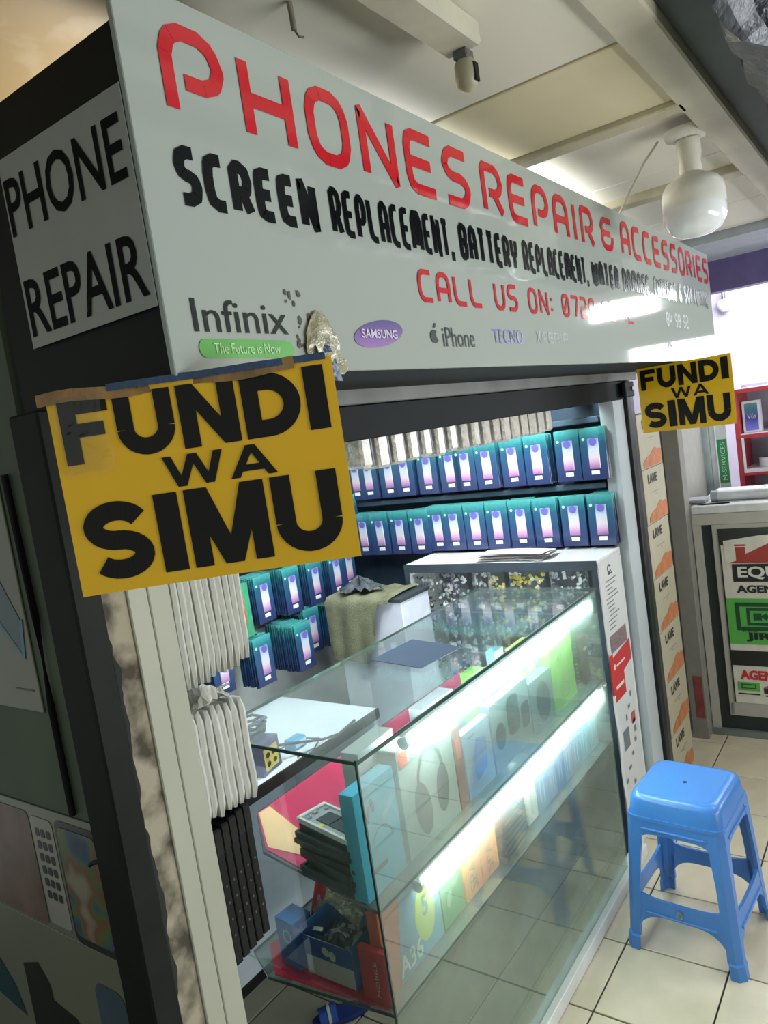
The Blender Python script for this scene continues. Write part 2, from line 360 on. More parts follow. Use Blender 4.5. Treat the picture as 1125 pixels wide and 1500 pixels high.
# ceiling panels
CE = bpy.data.materials.new('ceiling_board'); CE.use_nodes = True
def ceil_mat():
    n = CE.node_tree.nodes; l = CE.node_tree.links; b = n['Principled BSDF']; b.inputs['Roughness'].default_value = 0.6
    tc = n.new('ShaderNodeTexCoord'); nz = n.new('ShaderNodeTexNoise'); nz.inputs['Scale'].default_value = 3.5; nz.inputs['Detail'].default_value = 5
    sp = n.new('ShaderNodeSeparateXYZ'); l.new(tc.outputs['Object'], sp.inputs[0]); l.new(tc.outputs['Object'], nz.inputs['Vector'])
    # damp stain spreading from the corner over the kiosk (brown), a property of the board
    mp = n.new('ShaderNodeMapRange'); mp.inputs['From Min'].default_value = 0.15; mp.inputs['From Max'].default_value = -0.02
    df = n.new('ShaderNodeMath'); df.operation = 'SUBTRACT'; l.new(sp.outputs[0], df.inputs[0]); l.new(sp.outputs[1], df.inputs[1]); l.new(df.outputs[0], mp.inputs['Value'])
    ad = n.new('ShaderNodeMath'); ad.operation = 'MULTIPLY_ADD'; ad.inputs[1].default_value = 1.5; ad.inputs[2].default_value = -0.75; l.new(nz.outputs['Fac'], ad.inputs[0])
    s = n.new('ShaderNodeMath'); s.operation = 'ADD'; s.use_clamp = True; l.new(ad.outputs[0], s.inputs[0]); l.new(mp.outputs[0], s.inputs[1])
    mul = n.new('ShaderNodeMath'); mul.operation = 'MULTIPLY'; l.new(s.outputs[0], mul.inputs[0]); l.new(mp.outputs[0], mul.inputs[1])
    mx = n.new('ShaderNodeMix'); mx.data_type = 'RGBA'; mx.inputs['A'].default_value = lin((226, 223, 210)); mx.inputs['B'].default_value = lin((112, 92, 54))
    l.new(mul.outputs[0], mx.inputs['Factor']); l.new(mx.outputs['Result'], b.inputs['Base Color'])
ceil_mat()
CREAM = mat('cream_board', (218, 208, 176), 0.55, var=0.06, vs=5)
ceiling = struct('ceiling', MB().box(-0.2, 3.5, 0.30, 3.0, 2.32, 2.36), CE)
for x0, x1, z in ((-0.2, 1.386, 2.20), (1.392, 1.745, 2.198), (1.80, 2.33, 2.225), (2.335, 2.50, 2.225), (2.565, 3.02, 2.225), (3.025, 3.49, 2.225)):
    struct('ceiling_panel', MB().box(x0, x1, 0.36, 3.0, z, z+0.09, b=0.002), CREAM if 1.39 < x0 < 1.5 else CE, ceiling)
struct('cross_batten', MB().box(1.745, 1.80, 0.36, 3.0, 2.185, 2.29, b=0.003), mat('batten_cream', (190, 184, 160), 0.5), ceiling)
struct('cross_batten', MB().box(2.50, 2.565, 0.36, 3.0, 2.20, 2.29, b=0.003), mat('batten_cream', (190, 184, 160), 0.5), ceiling)
struct('trim_1', MB().box(-0.2, 3.5, 0.30, 0.372, 2.185, 2.36, b=0.004), mat('beam_cream', (204, 199, 180), 0.5, var=0.12, vs=5))
struct('trim_2', MB().box(-0.2, 3.5, 0.215, 0.298, 2.21, 2.42), mat('dark_green_board', (64, 78, 70), 0.6, var=0.2, vs=4))
struct('trim_3', MB().box(3.5, 4.019, 0.32, 1.3, 2.19, 2.34), mat('soffit_grey', (165, 172, 182), 0.5))
struct('trim_4', MB().box(4.02, 4.10, 0.32, 1.6, 2.04, 2.19), mat('purple_beam', (96, 86, 134), 0.5))
# far room
struct('wall_far', MB().box(5.6, 5.7, 0.30, 2.6, 0, 3.0), mat('lavender_wall', (214, 208, 226), 0.6, var=0.04))
struct('wall_partition', MB().box(3.50, 4.2, 0.935, 0.985, 0, 2.2), mat('partition_grey', (150, 148, 142), 0.6, var=0.06))
# left kiosk wall (outer face towards the camera), back and end walls
struct('wall_left', MB().box(0.52, 0.56, 0.935, 2.28, 0, 2.04), mat('green_grey_wall', (82, 94, 76), 0.7, var=0.12, vs=4))
struct('wall_back', MB().box(0.56, 2.80, 2.22, 2.28, 0, 2.04), mat('light_grey_panel', (170, 176, 176), 0.5, var=0.06))
END = mat('slate_panel', (48, 66, 84), 0.4, var=0.15)
we = struct('wall_end', MB().box(2.72, 2.78, 0.92, 2.22, 0, 2.04), END)
for z in (1.288, 1.528):
    struct('rail', MB().box(2.64, 2.72, 0.93, 2.20, z, z+0.022, b=0.003), mat('slate_rail', (70, 92, 110), 0.35), we)
for z in (1.06, 1.30):
    pass
# posts at the left front corner
struct('trim_5', MB().box(0.505, 0.546, 0.865, 0.932, 0, 1.69, b=0.003), mat('black_post', (22, 27, 24), 0.6, var=0.2, spec=0.2))
def ragged():
    m = bpy.data.materials.new('bare_concrete'); m.use_nodes = True; n = m.node_tree.nodes; l = m.node_tree.links; b = n['Principled BSDF']; b.inputs['Roughness'].default_value = 0.85
    tc = n.new('ShaderNodeTexCoord'); sp = n.new('ShaderNodeSeparateXYZ'); l.new(tc.outputs['Object'], sp.inputs[0])
    nz = n.new('ShaderNodeTexNoise'); nz.inputs['Scale'].default_value = 22; nz.inputs['Detail'].default_value = 5; l.new(tc.outputs['Object'], nz.inputs['Vector'])
    nz2 = n.new('ShaderNodeTexNoise'); nz2.inputs['Scale'].default_value = 9; nz2.inputs['Detail'].default_value = 3; l.new(tc.outputs['Object'], nz2.inputs['Vector'])
    a = n.new('ShaderNodeMath'); a.operation = 'MULTIPLY_ADD'; a.inputs[1].default_value = 0.055; l.new(nz2.outputs['Fac'], a.inputs[0]); l.new(sp.outputs[0], a.inputs[2])
    g = n.new('ShaderNodeMath'); g.operation = 'GREATER_THAN'; g.inputs[1].default_value = 0.5785; l.new(a.outputs[0], g.inputs[0])
    cr = n.new('ShaderNodeValToRGB'); cr.color_ramp.elements[0].position = 0.35; cr.color_ramp.elements[0].color = lin((74, 70, 58)); cr.color_ramp.elements[1].position = 0.6; cr.color_ramp.elements[1].color = lin((170, 162, 142))
    l.new(nz.outputs['Fac'], cr.inputs[0])
    mx = n.new('ShaderNodeMix'); mx.data_type = 'RGBA'; mx.inputs['A'].default_value = lin((38, 44, 40)); l.new(cr.outputs[0], mx.inputs['B']); l.new(g.outputs[0], mx.inputs['Factor'])
    l.new(mx.outputs['Result'], b.inputs['Base Color'])
    bp = n.new('ShaderNodeBump'); bp.inputs['Strength'].default_value = 0.5; bp.inputs['Distance'].default_value = 0.004; l.new(nz.outputs['Fac'], bp.inputs['Height']); l.new(bp.outputs[0], b.inputs['Normal'])
    return m
struct('trim_6', MB().box(0.546, 0.584, 0.872, 0.93, 0, 1.69), ragged())
PW = mat('painted_post', (176, 178, 162), 0.5, var=0.06, vs=5)
struct('trim_7', MB().box(0.5845, 0.6155, 0.868, 0.93, 0, 1.66, b=0.0015), PW)
struct('trim_8', MB().box(0.6165, 0.652, 0.868, 0.93, 0, 1.66, b=0.0015), PW)
# front beams under the sign
struct('trim_9', MB().box(0.585, 2.92, 0.86, 0.92, 1.662, 1.73, b=0.002), mat('galvanised', (112, 114, 112), 0.55, metal=0.1, var=0.25, vs=8))
struct('trim_10', MB().box(0.652, 2.76, 0.865, 0.925, 1.594, 1.661, b=0.002), mat('black_beam', (15, 20, 22), 0.6, var=0.25, vs=6, spec=0.2))
# right end posts
EW = mat('end_white_board', (178, 186, 190), 0.5, var=0.06, vs=5)
struct('trim_11', MB().box(2.635, 2.695, 0.868, 0.92, 0, 1.60, b=0.0015), EW)
struct('trim_12', MB().box(2.697, 2.757, 0.870, 0.92, 0, 1.60, b=0.0015), EW)
tp = struct('trim_13', MB().box(2.76, 2.80, 0.855, 0.925, 0, 1.66, b=0.003), mat('dark_steel', (26, 30, 34), 0.45, metal=0.2, var=0.3))
struct('steel_edge', MB().box(2.8005, 2.862, 0.862, 0.925, 0, 1.66, b=0.008), mat('worn_steel', (66, 66, 68), 0.35, metal=0.3, var=0.3, vs=12, bump=0.2, bs=14), tp)
struct('bracket', MB().box(2.70, 2.80, 0.838, 0.853, 1.60, 1.655, b=0.003), BLACK, tp)
struct('bolt', MB().cyl((2.768, 0.832, 1.628), 0.008, 0.006, 8, axis='y'), mat('bolt_steel', (170, 172, 175), 0.25, metal=0.9), tp)
# plinth of the glass counter
struct('trim_14', MB().box(0.98, 2.44, 0.862, 0.905, 0, 0.042, b=0.002), mat('white_plinth', (222, 226, 226), 0.35, var=0.05))

# ================================================================== SIGNBOARD
SF = mat('sign_vinyl', (166, 174, 169), 0.05, var=0.02, vs=2, spec=0.5)
sb = thing('signboard', 'long white phone repair signboard with red and black lettering over the kiosk', 'signboard', (0.52, 0.62, 1.69))
MB().box(-0.002, 2.63, -0.004, 0.004, 0, 0.40, b=0.001).build('board_face', SF, sb)
MB().box(0.002, 2.615, 0.005, 0.30, 0.0, 0.355).build('box_frame', BLACK, sb, label='black box behind the board face')
RED = mat('sign_red', (196, 38, 48), 0.06, var=0.04); SBK = mat('sign_black', (12, 14, 18), 0.16, var=0.05, spec=0.25)
def sign_letters(tx, width, height, t, x, z, m, gap=0.28):
    tot = sum(WID.get(c, 1.0) for c in tx)+gap*(len(tx)-1); k = width/tot; u = x
    for c in tx:
        wd = WID.get(c, 1.0)*k
        if c != ' ': sign('letter', stroke_text(c, wd, height, t), u, z, m)
        u += wd+gap*k
def sign(name, q, x, z, m, **k):   # x,z in world metres
    return flat(name, shift(q, x-0.52, z-1.69), (0, -0.004, 0), (1, 0, 0), (0, 0, 1), m, sb, 0.0012, **k)
for tx, x0, x1, z0, z1, t in (('PHONES', 0.568, 1.238, 1.962, 2.063, 0.0175), ('REPAIR', 1.285, 1.872, 1.968, 2.063, 0.0165), ('&', 1.925, 2.02, 1.975, 2.058, 0.015),
                              ('ACCESSORIES', 2.085, 3.13, 1.975, 2.070, 0.0165)):
    sign_letters(tx, x1-x0, z1-z0, t, x0, z0, RED)
for tx, x0, x1 in (('SCREEN', 0.563, 0.795), ('REPLACEMENT,', 0.822, 1.148), ('BATTERY', 1.172, 1.405), ('REPLACEMENT,', 1.43, 1.795), ('WATER', 1.825, 2.03), ('DAMAGE,', 2.06, 2.33), ('CHARGING', 2.36, 2.62), ('&', 2.65, 2.69), ('SOFTWARE', 2.72, 3.08)):
    sign_letters(tx, x1-x0, 0.064, min(0.0155, (x1-x0)/len(tx)*0.36), x0, 1.869+(x0-0.56)*0.006, SBK, 0.14)
sign_letters('CALL US ON: 0729 93 42', 1.10, 0.052, 0.0085, 1.018, 1.793, RED)
sign('lettering', stroke_text('84 98 92', 0.28, 0.045, 0.0065), 2.46, 1.798, mat('sign_grey', (120, 140, 142), 0.3), label='grey digits')
GREY = mat('logo_grey', (44, 47, 48), 0.3, spec=0.2)
for q in split_x(font_polys('Infinix', 0.148, 0.036)): sign('letter', q, 0.553, 1.736, GREY)
sign('logo_bar', rrect(0.555, 1.708, 0.705, 1.7285, 0.0098), 0, 0, mat('logo_green', (92, 170, 78), 0.3))
flat('logo_text', shift(font_polys('The Future is Now', 0.105, 0.0115), 0.575-0.52, 1.7125-1.69), (0, -0.004, 0), (1, 0, 0), (0, 0, 1), mat('logo_pale', (190, 220, 180), 0.3), sb, 0.002)
sign('logo_oval', ell(0.894, 1.741, 0.062, 0.0185, rot=0.13), 0, 0, ramp_mat('oval_purple', 2, 0.03, 0.07, [(0, (140, 84, 170)), (1, (66, 50, 128))]))
flat('logo_text', shift(font_polys('SAMSUNG', 0.088, 0.0125, bold=0.02), 0.850-0.52, 1.7345-1.69), (0, -0.004, 0), (1, 0, 0), (0, 0, 1), mat('logo_lilac', (206, 200, 222), 0.3), sb, 0.002)
# fruit logo: body of two lobes with a bite, and a leaf
aq = []
for k in range(16):
    a = 2*math.pi*k/16; r = 1+0.10*math.cos(2*a)+0.06*math.sin(a)
    aq.append((1.046+0.0115*r*math.cos(a)-(0.0065 if abs(a-0.15) < 0.5 else 0), 1.7395+0.0118*r*math.sin(a)))
sign('logo_fruit', [aq]+ell(1.050, 1.7575, 0.0055, 0.0026, 8, rot=0.8), 0, 0, GREY)
for q in split_x(font_polys('iPhone', 0.108, 0.032)): sign('letter', q, 1.072, 1.724, GREY)
for q in split_x(font_polys('TECNO', 0.130, 0.026, bold=0.01)): sign('letter', q, 1.252, 1.732, mat('logo_violet', (92, 84, 160), 0.3))
sign('logo_text', stroke_text('PERIA', 0.14, 0.022, 0.002), 1.475, 1.735, mat('logo_faint', (140, 150, 150), 0.3))
sign('logo_text', font_polys('X', 0.026, 0.024), 1.445, 1.735, MC['logo_faint'])
sign('logo_flower', [q for a in range(8) for q in ell(2.475+0.02*math.cos(R(20+20*a)), 1.733+0.013*math.sin(R(20+20*a)), 0.008, 0.003, 8, rot=R(20+20*a))], 0, 0, MC['sign_grey'])
sign('logo_text', font_polys('HUAWEI', 0.13, 0.014), 2.52, 1.729, MC['sign_grey'])
sign('logo_text', font_polys('Phantom', 0.16, 0.018), 2.70, 1.729, MC['sign_grey'])
# scraps of torn tape on the board, black paint flecks
fl = []
for k in range(16):
    x, z = 0.705+0.05*random.random(), 1.72+0.07*random.random(); s = 0.003+0.006*random.random()
    fl.append([(x+s*random.uniform(.4, 1)*math.cos(a)*0.6, z+s*random.uniform(.5, 1)*math.sin(a)) for a in (0, 1.1, 2.3, 3.6, 5.0)])
sign('paint_fleck', fl, 0, 0, mat('fleck', (70, 72, 64), 0.6))
tape = mat('crumpled_tape', (170, 166, 140), 0.22, var=0.3, vs=40, bump=0.9, bs=70, coat=0.6)
rt = random.Random(3)
hh = [[rt.uniform(0, 0.014) for _ in range(14)] for _ in range(14)]
def crump(u, v):
    i, j = int(round(u*12)), int(round(v*12)); e = min(u, 1-u, v, 1-v)*4
    return (0.73+0.065*u+0.012*math.sin(7*v)*(1-v), 0.613-min(1, e)*hh[i][j]-0.001, 1.685+0.075*v*(0.6+0.5*math.sin(3.0*u+0.2)))
MB().grid(crump, 12, 12).build('crumpled_tape', tape, None, label='crumpled clear tape stuck on the lower left of the signboard', category='tape')
MB().grid(lambda u, v: (0.735+0.05*u*(1-0.55*v), 0.604-0.004*math.sin(5*u+3*v), 1.676+0.045*v), 6, 4).build('blue_tape', mat('blue_tape', (52, 78, 112), 0.3, bump=0.4, bs=60), None, label='blue tape scrap under the crumpled clear tape', category='tape')

# side notice PHONE REPAIR, on the left end of the box
nt = thing('side_notice', 'grey paper notice reading PHONE REPAIR on the left end of the sign box', 'notice', (0.5170, 0.742, 1.763))
MB().box(-0.0008, 0.0, -0.119, 0.120, 0, 0.22).build('sheet', mat('notice_paper', (160, 164, 158), 0.5, var=0.04), nt)
def side(qq, y, z):
    for q in split_x(qq): flat('letter', q, (-0.0008, y-0.742, z-1.763), (0, -1, 0), (0, 0, 1), mat('notice_ink', (18, 20, 20), 0.7, spec=0.1), nt, 0.0008)
side(font_polys('PHONE', 0.226, 0.066, bold=0.012), 0.858, 1.893)
side(font_polys('REPAIR', 0.226, 0.066, bold=0.012), 0.856, 1.776)

# ================================================================== YELLOW NOTICES
YEL = mat('yellow_laminate', (250, 196, 4), 0.30, var=0.03, coat=0.25, bump=0.04, bs=8)
YBK = mat('notice_black', (20, 20, 12), 0.35, var=0.1, spec=0.3)
def yellow(p0, p1, z0, z1, label, tilt=0.0):
    p0 = Vector(p0); p1 = Vector(p1); W = (p1-p0).length; H = z1-z0; ang = math.atan2(p1.y-p0.y, p1.x-p0.x)
    t = thing('yellow_notice', label, 'notice', (p0.x, p0.y, z0), ang)
    MB().grid(lambda u, v: (W*u, 0.004*math.sin(3.1*u)*(1-v), H*v), 10, 6).build('sheet', YEL, t)
    def L(tx, u0, u1, v0, v1, b):
        for g in heavy_text(tx, (u1-u0)*W, (v1-v0)*H, b):
            g = shift(g, u0*W, v0*H)
            o = flat('letter', g, (0, 0, 0), (1, 0, 0), (0, 0, 1), YBK, t, 0.0)
            for vtx in o.data.vertices:
                vtx.co.y += 0.004*math.sin(3.1*vtx.co.x/W)*(1-vtx.co.z/H)-0.0012
    L('FUNDI', 0.035, 0.965, 0.655, 0.965, 0.27); L('WA', 0.36, 0.755, 0.475, 0.63, 0.30); L('SIMU', 0.045, 0.955, 0.06, 0.455, 0.255)
    return t, W, H
y1, W1, H1 = yellow((0.440, 0.732), (0.617, 0.489), 1.475, 1.688, 'large yellow notice reading FUNDI WA SIMU hanging at the near left corner')
MB().grid(lambda u, v: (W1*(-0.03+0.9*u), -0.002-0.003*math.sin(9*u), H1*(0.955+0.06*v)+0.002*math.sin(14*u)), 14, 2).build('tape_strip', mat('brown_tape', (150, 112, 52), 0.25, var=0.3, vs=30, coat=0.6, bump=0.4, bs=50), y1, label='brown packing tape')
MB().grid(lambda u, v: (W1*(0.22+0.76*u), -0.0045-0.002*math.sin(12*u), H1*(0.985+0.035*v)), 12, 1).build('tape_strip', MC['blue_tape'], y1, label='blue tape')
MB().grid(lambda u, v: (W1*(0.03+0.17*u+0.01*math.sin(6*v)), -0.003-0.0035*abs(math.sin(11*u+7*v)), H1*(0.60+0.38*v)), 10, 14).build('glare_film', clear('glare_film', (0.98, 0.98, 0.95), 0.02, 0.10, (0.9, 0.9, 0.85), 0.04, 1.0, refl=0.35), y1, label='wrinkled clear film added for the glare')  # film added to imitate the glare on the notice's upper left corner
y2, W2, H2 = yellow((2.675, 0.786), (2.596, 0.467), 1.466, 1.690, 'small yellow notice reading FUNDI WA SIMU at the far right end')

# ================================================================== CEILING FITTINGS
bl = thing('light_bulb', 'large white LED bulb hanging from a ceiling holder over the sign', 'light bulb', (1.985, 0.405, 2.20))
MB().lathe((0, 0, -0.022), [(0.030, 0.004), (0.050, 0.010), (0.054, 0.022), (0.054, 0.0245)], 24).build('ceiling_rose', mat('rose_white', (226, 224, 214), 0.35), bl)
MB().lathe((0, 0, -0.10), [(0.0235, 0.0), (0.026, 0.012), (0.024, 0.03), (0.028, 0.05), (0.027, 0.08)], 20).build('lamp_holder', mat('holder_white', (214, 212, 200), 0.3), bl)
MB().lathe((0, 0, -0.165), [(0.0715, -0.012), (0.0715, 0.020), (0.068, 0.036), (0.058, 0.050), (0.040, 0.059), (0.026, 0.068)], 32).build('bulb_body', mat('bulb_body', (222, 222, 216), 0.35), bl)
MB().lathe((0, 0, -0.245), [(0.001, 0.0), (0.034, 0.004), (0.056, 0.015), (0.069, 0.034), (0.0722, 0.055), (0.0715, 0.068)], 32).build('bulb_globe', mat('bulb_globe', (236, 240, 242), 0.12, coat=0.6, var=0.02), bl, label='translucent white dome')
MB().tube([(1.972, 0.470, 2.194), (2.02, 0.52, 2.17), (2.10, 0.58, 2.14), (2.19, 0.64, 2.11), (2.22, 0.66, 2.065)], 0.003).build('bulb_cord', mat('white_cord', (170, 168, 156), 0.5), None, label='thin grey cord from the bulb holder down behind the signboard', category='cord')
bt = thing('batten_fixture', 'cream fluorescent batten without a tube on the ceiling above the sign', 'ceiling light', (0.70, 0.535, 2.198))
MB().box(-0.60, 0.42, -0.030, 0.030, -0.036, 0.0, b=0.004).build('batten_body', mat('batten_white', (190, 188, 172), 0.45), bt)
MB().box(0.40, 0.425, -0.012, 0.012, -0.05, -0.036, b=0.002).build('holder_stem', mat('stem', (90, 96, 96), 0.5), bt)
MB().lathe((0.415, -0.0, -0.095), [(0.004, 0), (0.016, 0.006), (0.018, 0.02), (0.017, 0.04), (0.010, 0.05)], 16).build('lamp_holder', mat('old_holder', (160, 156, 132), 0.45), bt)
MB().box(0.409, 0.421, -0.019, -0.015, -0.085, -0.058).build('tube_slot', BLACK, bt)
hk = thing('wire_stub', 'frayed wire stub hanging from the white ceiling left of the batten', 'wire', (0.86, 0.66, 2.198))
MB().tube([(0, 0, 0), (0.001, 0, -0.02), (0.004, 0.002, -0.035)], 0.004).build('stub', mat('stub', (120, 116, 100), 0.6), hk)
MB().tube([(0.004, 0.002, -0.033), (0.010, 0.0, -0.042), (0.018, -0.002, -0.041)], 0.0015).build('copper_end', mat('copper_end', (96, 86, 60), 0.4, metal=0.5), hk)
# plastic-wrapped duct and pipes at the top right
rt = random.Random(5); jit = {}
def duct_fn(u, v):
    a = R(-170+290*v); k = (int(u*40), int(v*12)); jit.setdefault(k, rt.uniform(-0.007, 0.007)); r = 0.092+jit[k]
    return (1.32+2.1*u, 0.118+r*1.08*math.cos(a), 2.165+r*math.sin(a))
MB().grid(duct_fn, 40, 12, smooth=False).build('wrapped_duct', mat('plastic_wrap', (52, 58, 66), 0.38, metal=0.1, var=0.35, vs=30, bump=0.7, bs=40), None, label='duct wrapped in shiny silver plastic along the ceiling edge', category='duct')
MB().cyl((-0.4, 0.15, 2.33), 0.05, 2.1, 16, axis='x').build('green_pipe', mat('green_pipe', (56, 70, 64), 0.5, var=0.2), None, label='dark green pipe running behind the wrapped duct', category='pipe')
MB().cyl((-0.4, 0.055, 2.30), 0.045, 3.6, 16, axis='x').build('grey_pipe', mat('pale_pipe', (118, 124, 112), 0.4), None, label='pale grey pipe at the upper right edge', category='pipe')
MB().box(1.74, 1.82, 0.16, 0.21, 2.268, 2.30, b=0.004).build('junction_box', mat('blue_box', (66, 92, 112), 0.4), None, label='small blue junction box on top of the wrapped duct', category='box')

# ================================================================== LEFT WALL POSTERS
PP = mat('poster_paper', (112, 116, 98), 0.35, var=0.05, vs=4, coat=0.3)
def poster(label, y0, y1, z0, z1):   # y0 > y1: left to right as seen
    t = thing('phone_poster', label, 'poster', (0.5195, y0, z0)); t['dims'] = (y0-y1, z1-z0)
    MB().box(-0.003, 0, y1-y0, 0, 0, z1-z0, b=0.0008).build('sheet', PP, t); return t
def pp(t, name, q, m, off=0.0008, **k): return flat(name, q, (-0.003, 0, 0), (0, -1, 0), (0, 0, 1), m, t, off, **k)
DT = mat('phone_teal', (22, 66, 78), 0.25, coat=0.4, var=0.2, vs=12)
p1 = poster('grey poster of a dark teal phone corner, uppermost on left wall', 1.42, 1.012, 1.285, 1.66)
pp(p1, 'phone_picture', [[(0.02, 0.36), (0.27, 0.20), (0.345, 0.125), (0.385, 0.085), (0.395, 0.135), (0.33, 0.24), (0.20, 0.36)]], DT)
pp(p1, 'phone_rim', [[(0.27, 0.20), (0.345, 0.125), (0.385, 0.085), (0.395, 0.135), (0.402, 0.135), (0.390, 0.075), (0.34, 0.118), (0.265, 0.193)]], mat('rim_blue', (70, 120, 140), 0.3), 0.0012)
pp(p1, 'caption_line', rect(0.345, 0.030, 0.395, 0.0325), mat('caption_grey', (96, 98, 84), 0.5))
p2 = poster('grey poster with a row of phone screens, middle of left wall', 1.42, 0.937, 0.9295, 1.132)
def screens(name, stops, ax=2, ns=30): return ramp_mat(name, ax, 0, 0.2, stops, 0.3, 0.6, ns, 0.4)
pp(p2, 'phone_picture', rrect(0.13, 0.005, 0.302, 0.190, 0.012), mat('rose_screen', (104, 84, 74), 0.35, var=0.35, vs=14))
pp(p2, 'phone_picture', rrect(0.306, 0.012, 0.366, 0.186, 0.010), mat('pale_screen', (150, 150, 140), 0.35, var=0.1))
q = []
for a in range(3):
    for b in range(6): q += rrect(0.316+0.015*a, 0.155-0.020*b, 0.327+0.015*a, 0.168-0.020*b, 0.003, 2)
pp(p2, 'key_grid', q, mat('key_dark', (34, 44, 44), 0.35), 0.0013)
pp(p2, 'phone_rim', rrect(0.373, 0.0, 0.4785, 0.192, 0.014), mat('rim_dark', (44, 50, 46), 0.3))
def colour_screen():
    m = bpy.data.materials.new('colour_screen'); m.use_nodes = True; n = m.node_tree.nodes; l = m.node_tree.links; b = n['Principled BSDF']; b.inputs['Roughness'].default_value = 0.3
    tc = n.new('ShaderNodeTexCoord'); nz = n.new('ShaderNodeTexNoise'); nz.inputs['Scale'].default_value = 16; nz.inputs['Detail'].default_value = 1.5; l.new(tc.outputs['Object'], nz.inputs['Vector'])
    cr = n.new('ShaderNodeValToRGB'); st = [(0.25, (40, 54, 70)), (0.42, (66, 88, 110)), (0.5, (92, 110, 66)), (0.57, (120, 84, 58)), (0.68, (140, 136, 116))]
    while len(cr.color_ramp.elements) < 5: cr.color_ramp.elements.new(0.5)
    for e, (p, c) in zip(cr.color_ramp.elements, st): e.position = p; e.color = lin(c)
    l.new(nz.outputs['Fac'], cr.inputs[0]); l.new(cr.outputs[0], b.inputs['Base Color']); return m
pp(p2, 'phone_picture', rrect(0.378, 0.012, 0.474, 0.182, 0.012), colour_screen(), 0.0014)
p3 = poster('grey poster of a black phone and blue handset, lowest on left wall', 1.42, 0.937, 0.45, 0.9285)
pp(p3, 'phone_picture', [[(0.185, 0.385), (0.235, 0.402), (0.262, 0.37), (0.262, 0.345), (0.325, 0.335), (0.345, 0.30), (0.350, 0.06), (0.185, 0.06)]], mat('phone_black', (26, 32, 28), 0.3, coat=0.4))
pp(p3, 'phone_picture', rrect(0.395, 0.10, 0.470, 0.425, 0.02), mat('phone_blue', (70, 88, 100), 0.3, var=0.2, vs=10))
pp(p3, 'phone_picture', [[(0.0, 0.43), (0.09, 0.38), (0.14, 0.33), (0.16, 0.28), (0.05, 0.30), (0.0, 0.36)]], DT)
pp(p3, 'camera_dot', ell(0.312, 0.30, 0.004, 0.006, 8), mat('dot_pale', (150, 150, 130), 0.4), 0.0014)
MB().tube([(0.514, 0.985, 1.62), (0.514, 0.978, 1.42), (0.514, 0.984, 1.30), (0.514, 0.985, 1.14)], 0.005).build('wall_cable', BLACK, None, label='black cable running down the left wall between the posters and the post', category='cable')
MB().tube([(0.510, 0.932, 1.085), (0.508, 0.945, 1.082), (0.508, 0.955, 1.076)], 0.003).build('cable_clip', BLACK, None, label='short black hook beside the black corner post', category='hook')

# ================================================================== LEFT HANGING STOCK
FO = mat('foam_white', (204, 205, 198), 0.55, var=0.05, vs=30, coat=0.2, bump=0.12, bs=30)
def slab(b, wx, dy, h, rnd):
    ph = rnd.uniform(0, 6); n = 9; rings = []
    for k in range(n+1):
        z = h*k/n; o = 0.0011*math.sin(ph+k*1.1); e = min(k, n-k)/1.0; s = 0.55 if e == 0 else 1.0
        x0, x1 = o+wx*(0.5-0.46*s), o+wx*(0.5+0.46*s); ins = 0.004 if e == 0 else 0
        rings.append([(x0, 0.002+ins, z), ((x0+x1)/2, ins-0.0012, z), (x1, 0.002+ins, z), (x1, dy, z), (x0, dy, z)])
    return b.loft(rings, 0, smooth=False)
rs = random.Random(11)
def slabs(name, mats, n, x0, pitch, y, z0, h, dy, lab, cat, grp, dz=0.0):
    for k in range(n):
        slab(MB(), pitch*0.97, dy, h, rs).build(name, mats, None, loc=(x0+pitch*k, y+rs.uniform(-0.002, 0.002), z0+dz*k+rs.uniform(-0.004, 0.004)),
            label=lab % ORD[k], category=cat, group=grp)
slabs('foam_sleeve', FO, 11, 0.712, 0.0131, 0.945, 1.245, 0.32, 0.085, '%s white foam sleeve from the left in the upper hanging bundle', 'sleeve', 'white foam sleeves in the upper bundle', 0.0012)
slabs('foam_sleeve', mat('foam_bagged', (208, 209, 203), 0.3, var=0.08, vs=30, coat=0.6, bump=0.3, bs=25), 8, 0.703, 0.0145, 0.945, 1.030, 0.178, 0.085, '%s bagged white sleeve from the left in the lower hanging bundle', 'sleeve', 'bagged white sleeves in the lower bundle', -0.0005)
BC = mat('black_case', (17, 20, 21), 0.5, var=0.2, spec=0.25)
for k in range(5):
    t = thing('black_case', '%s black phone case box from the left, hanging under the white sleeves' % ORD[k], 'case box', (0.709+0.0165*k, 0.945, 0.783+0.003*k), 0, 'black case boxes hanging at the left')
    MB().box(0.0, 0.0152, 0, 0.085, 0, 0.232, b=0.0015).build('carton', BC, t)
    MB().box(0.001, 0.0142, -0.001, 0.0, 0.190, 0.230).build('top_flap', mat('case_flap', (14, 16, 17), 0.25), t, label='glossy darker flap')
    q = [];
    for j in range(4): q += rect(0.0055, 0.05+0.028*j, 0.0085, 0.054+0.028*j)
    flat('printed_mark', q, (0, 0, 0), (1, 0, 0), (0, 0, 1), mat('case_mark', (90, 80, 80), 0.4), t, 0.0012)
rb = random.Random(21)
def bagtop(u, v):
    return (0.700+0.095*u, 0.935+0.05*v+rb.uniform(-0.004, 0.004), 1.205+0.035*math.sin(3.1*u)*(0.6+0.4*math.sin(9*v))+rb.uniform(-0.006, 0.008))
MB().grid(bagtop, 14, 6, smooth=False).build('plastic_bag', mat('bag_white', (208, 208, 202), 0.2, var=0.12, vs=40, coat=0.8, bump=0.5, bs=60), None, label='crumpled clear plastic bag top on the lower sleeve bundle', category='plastic bag')
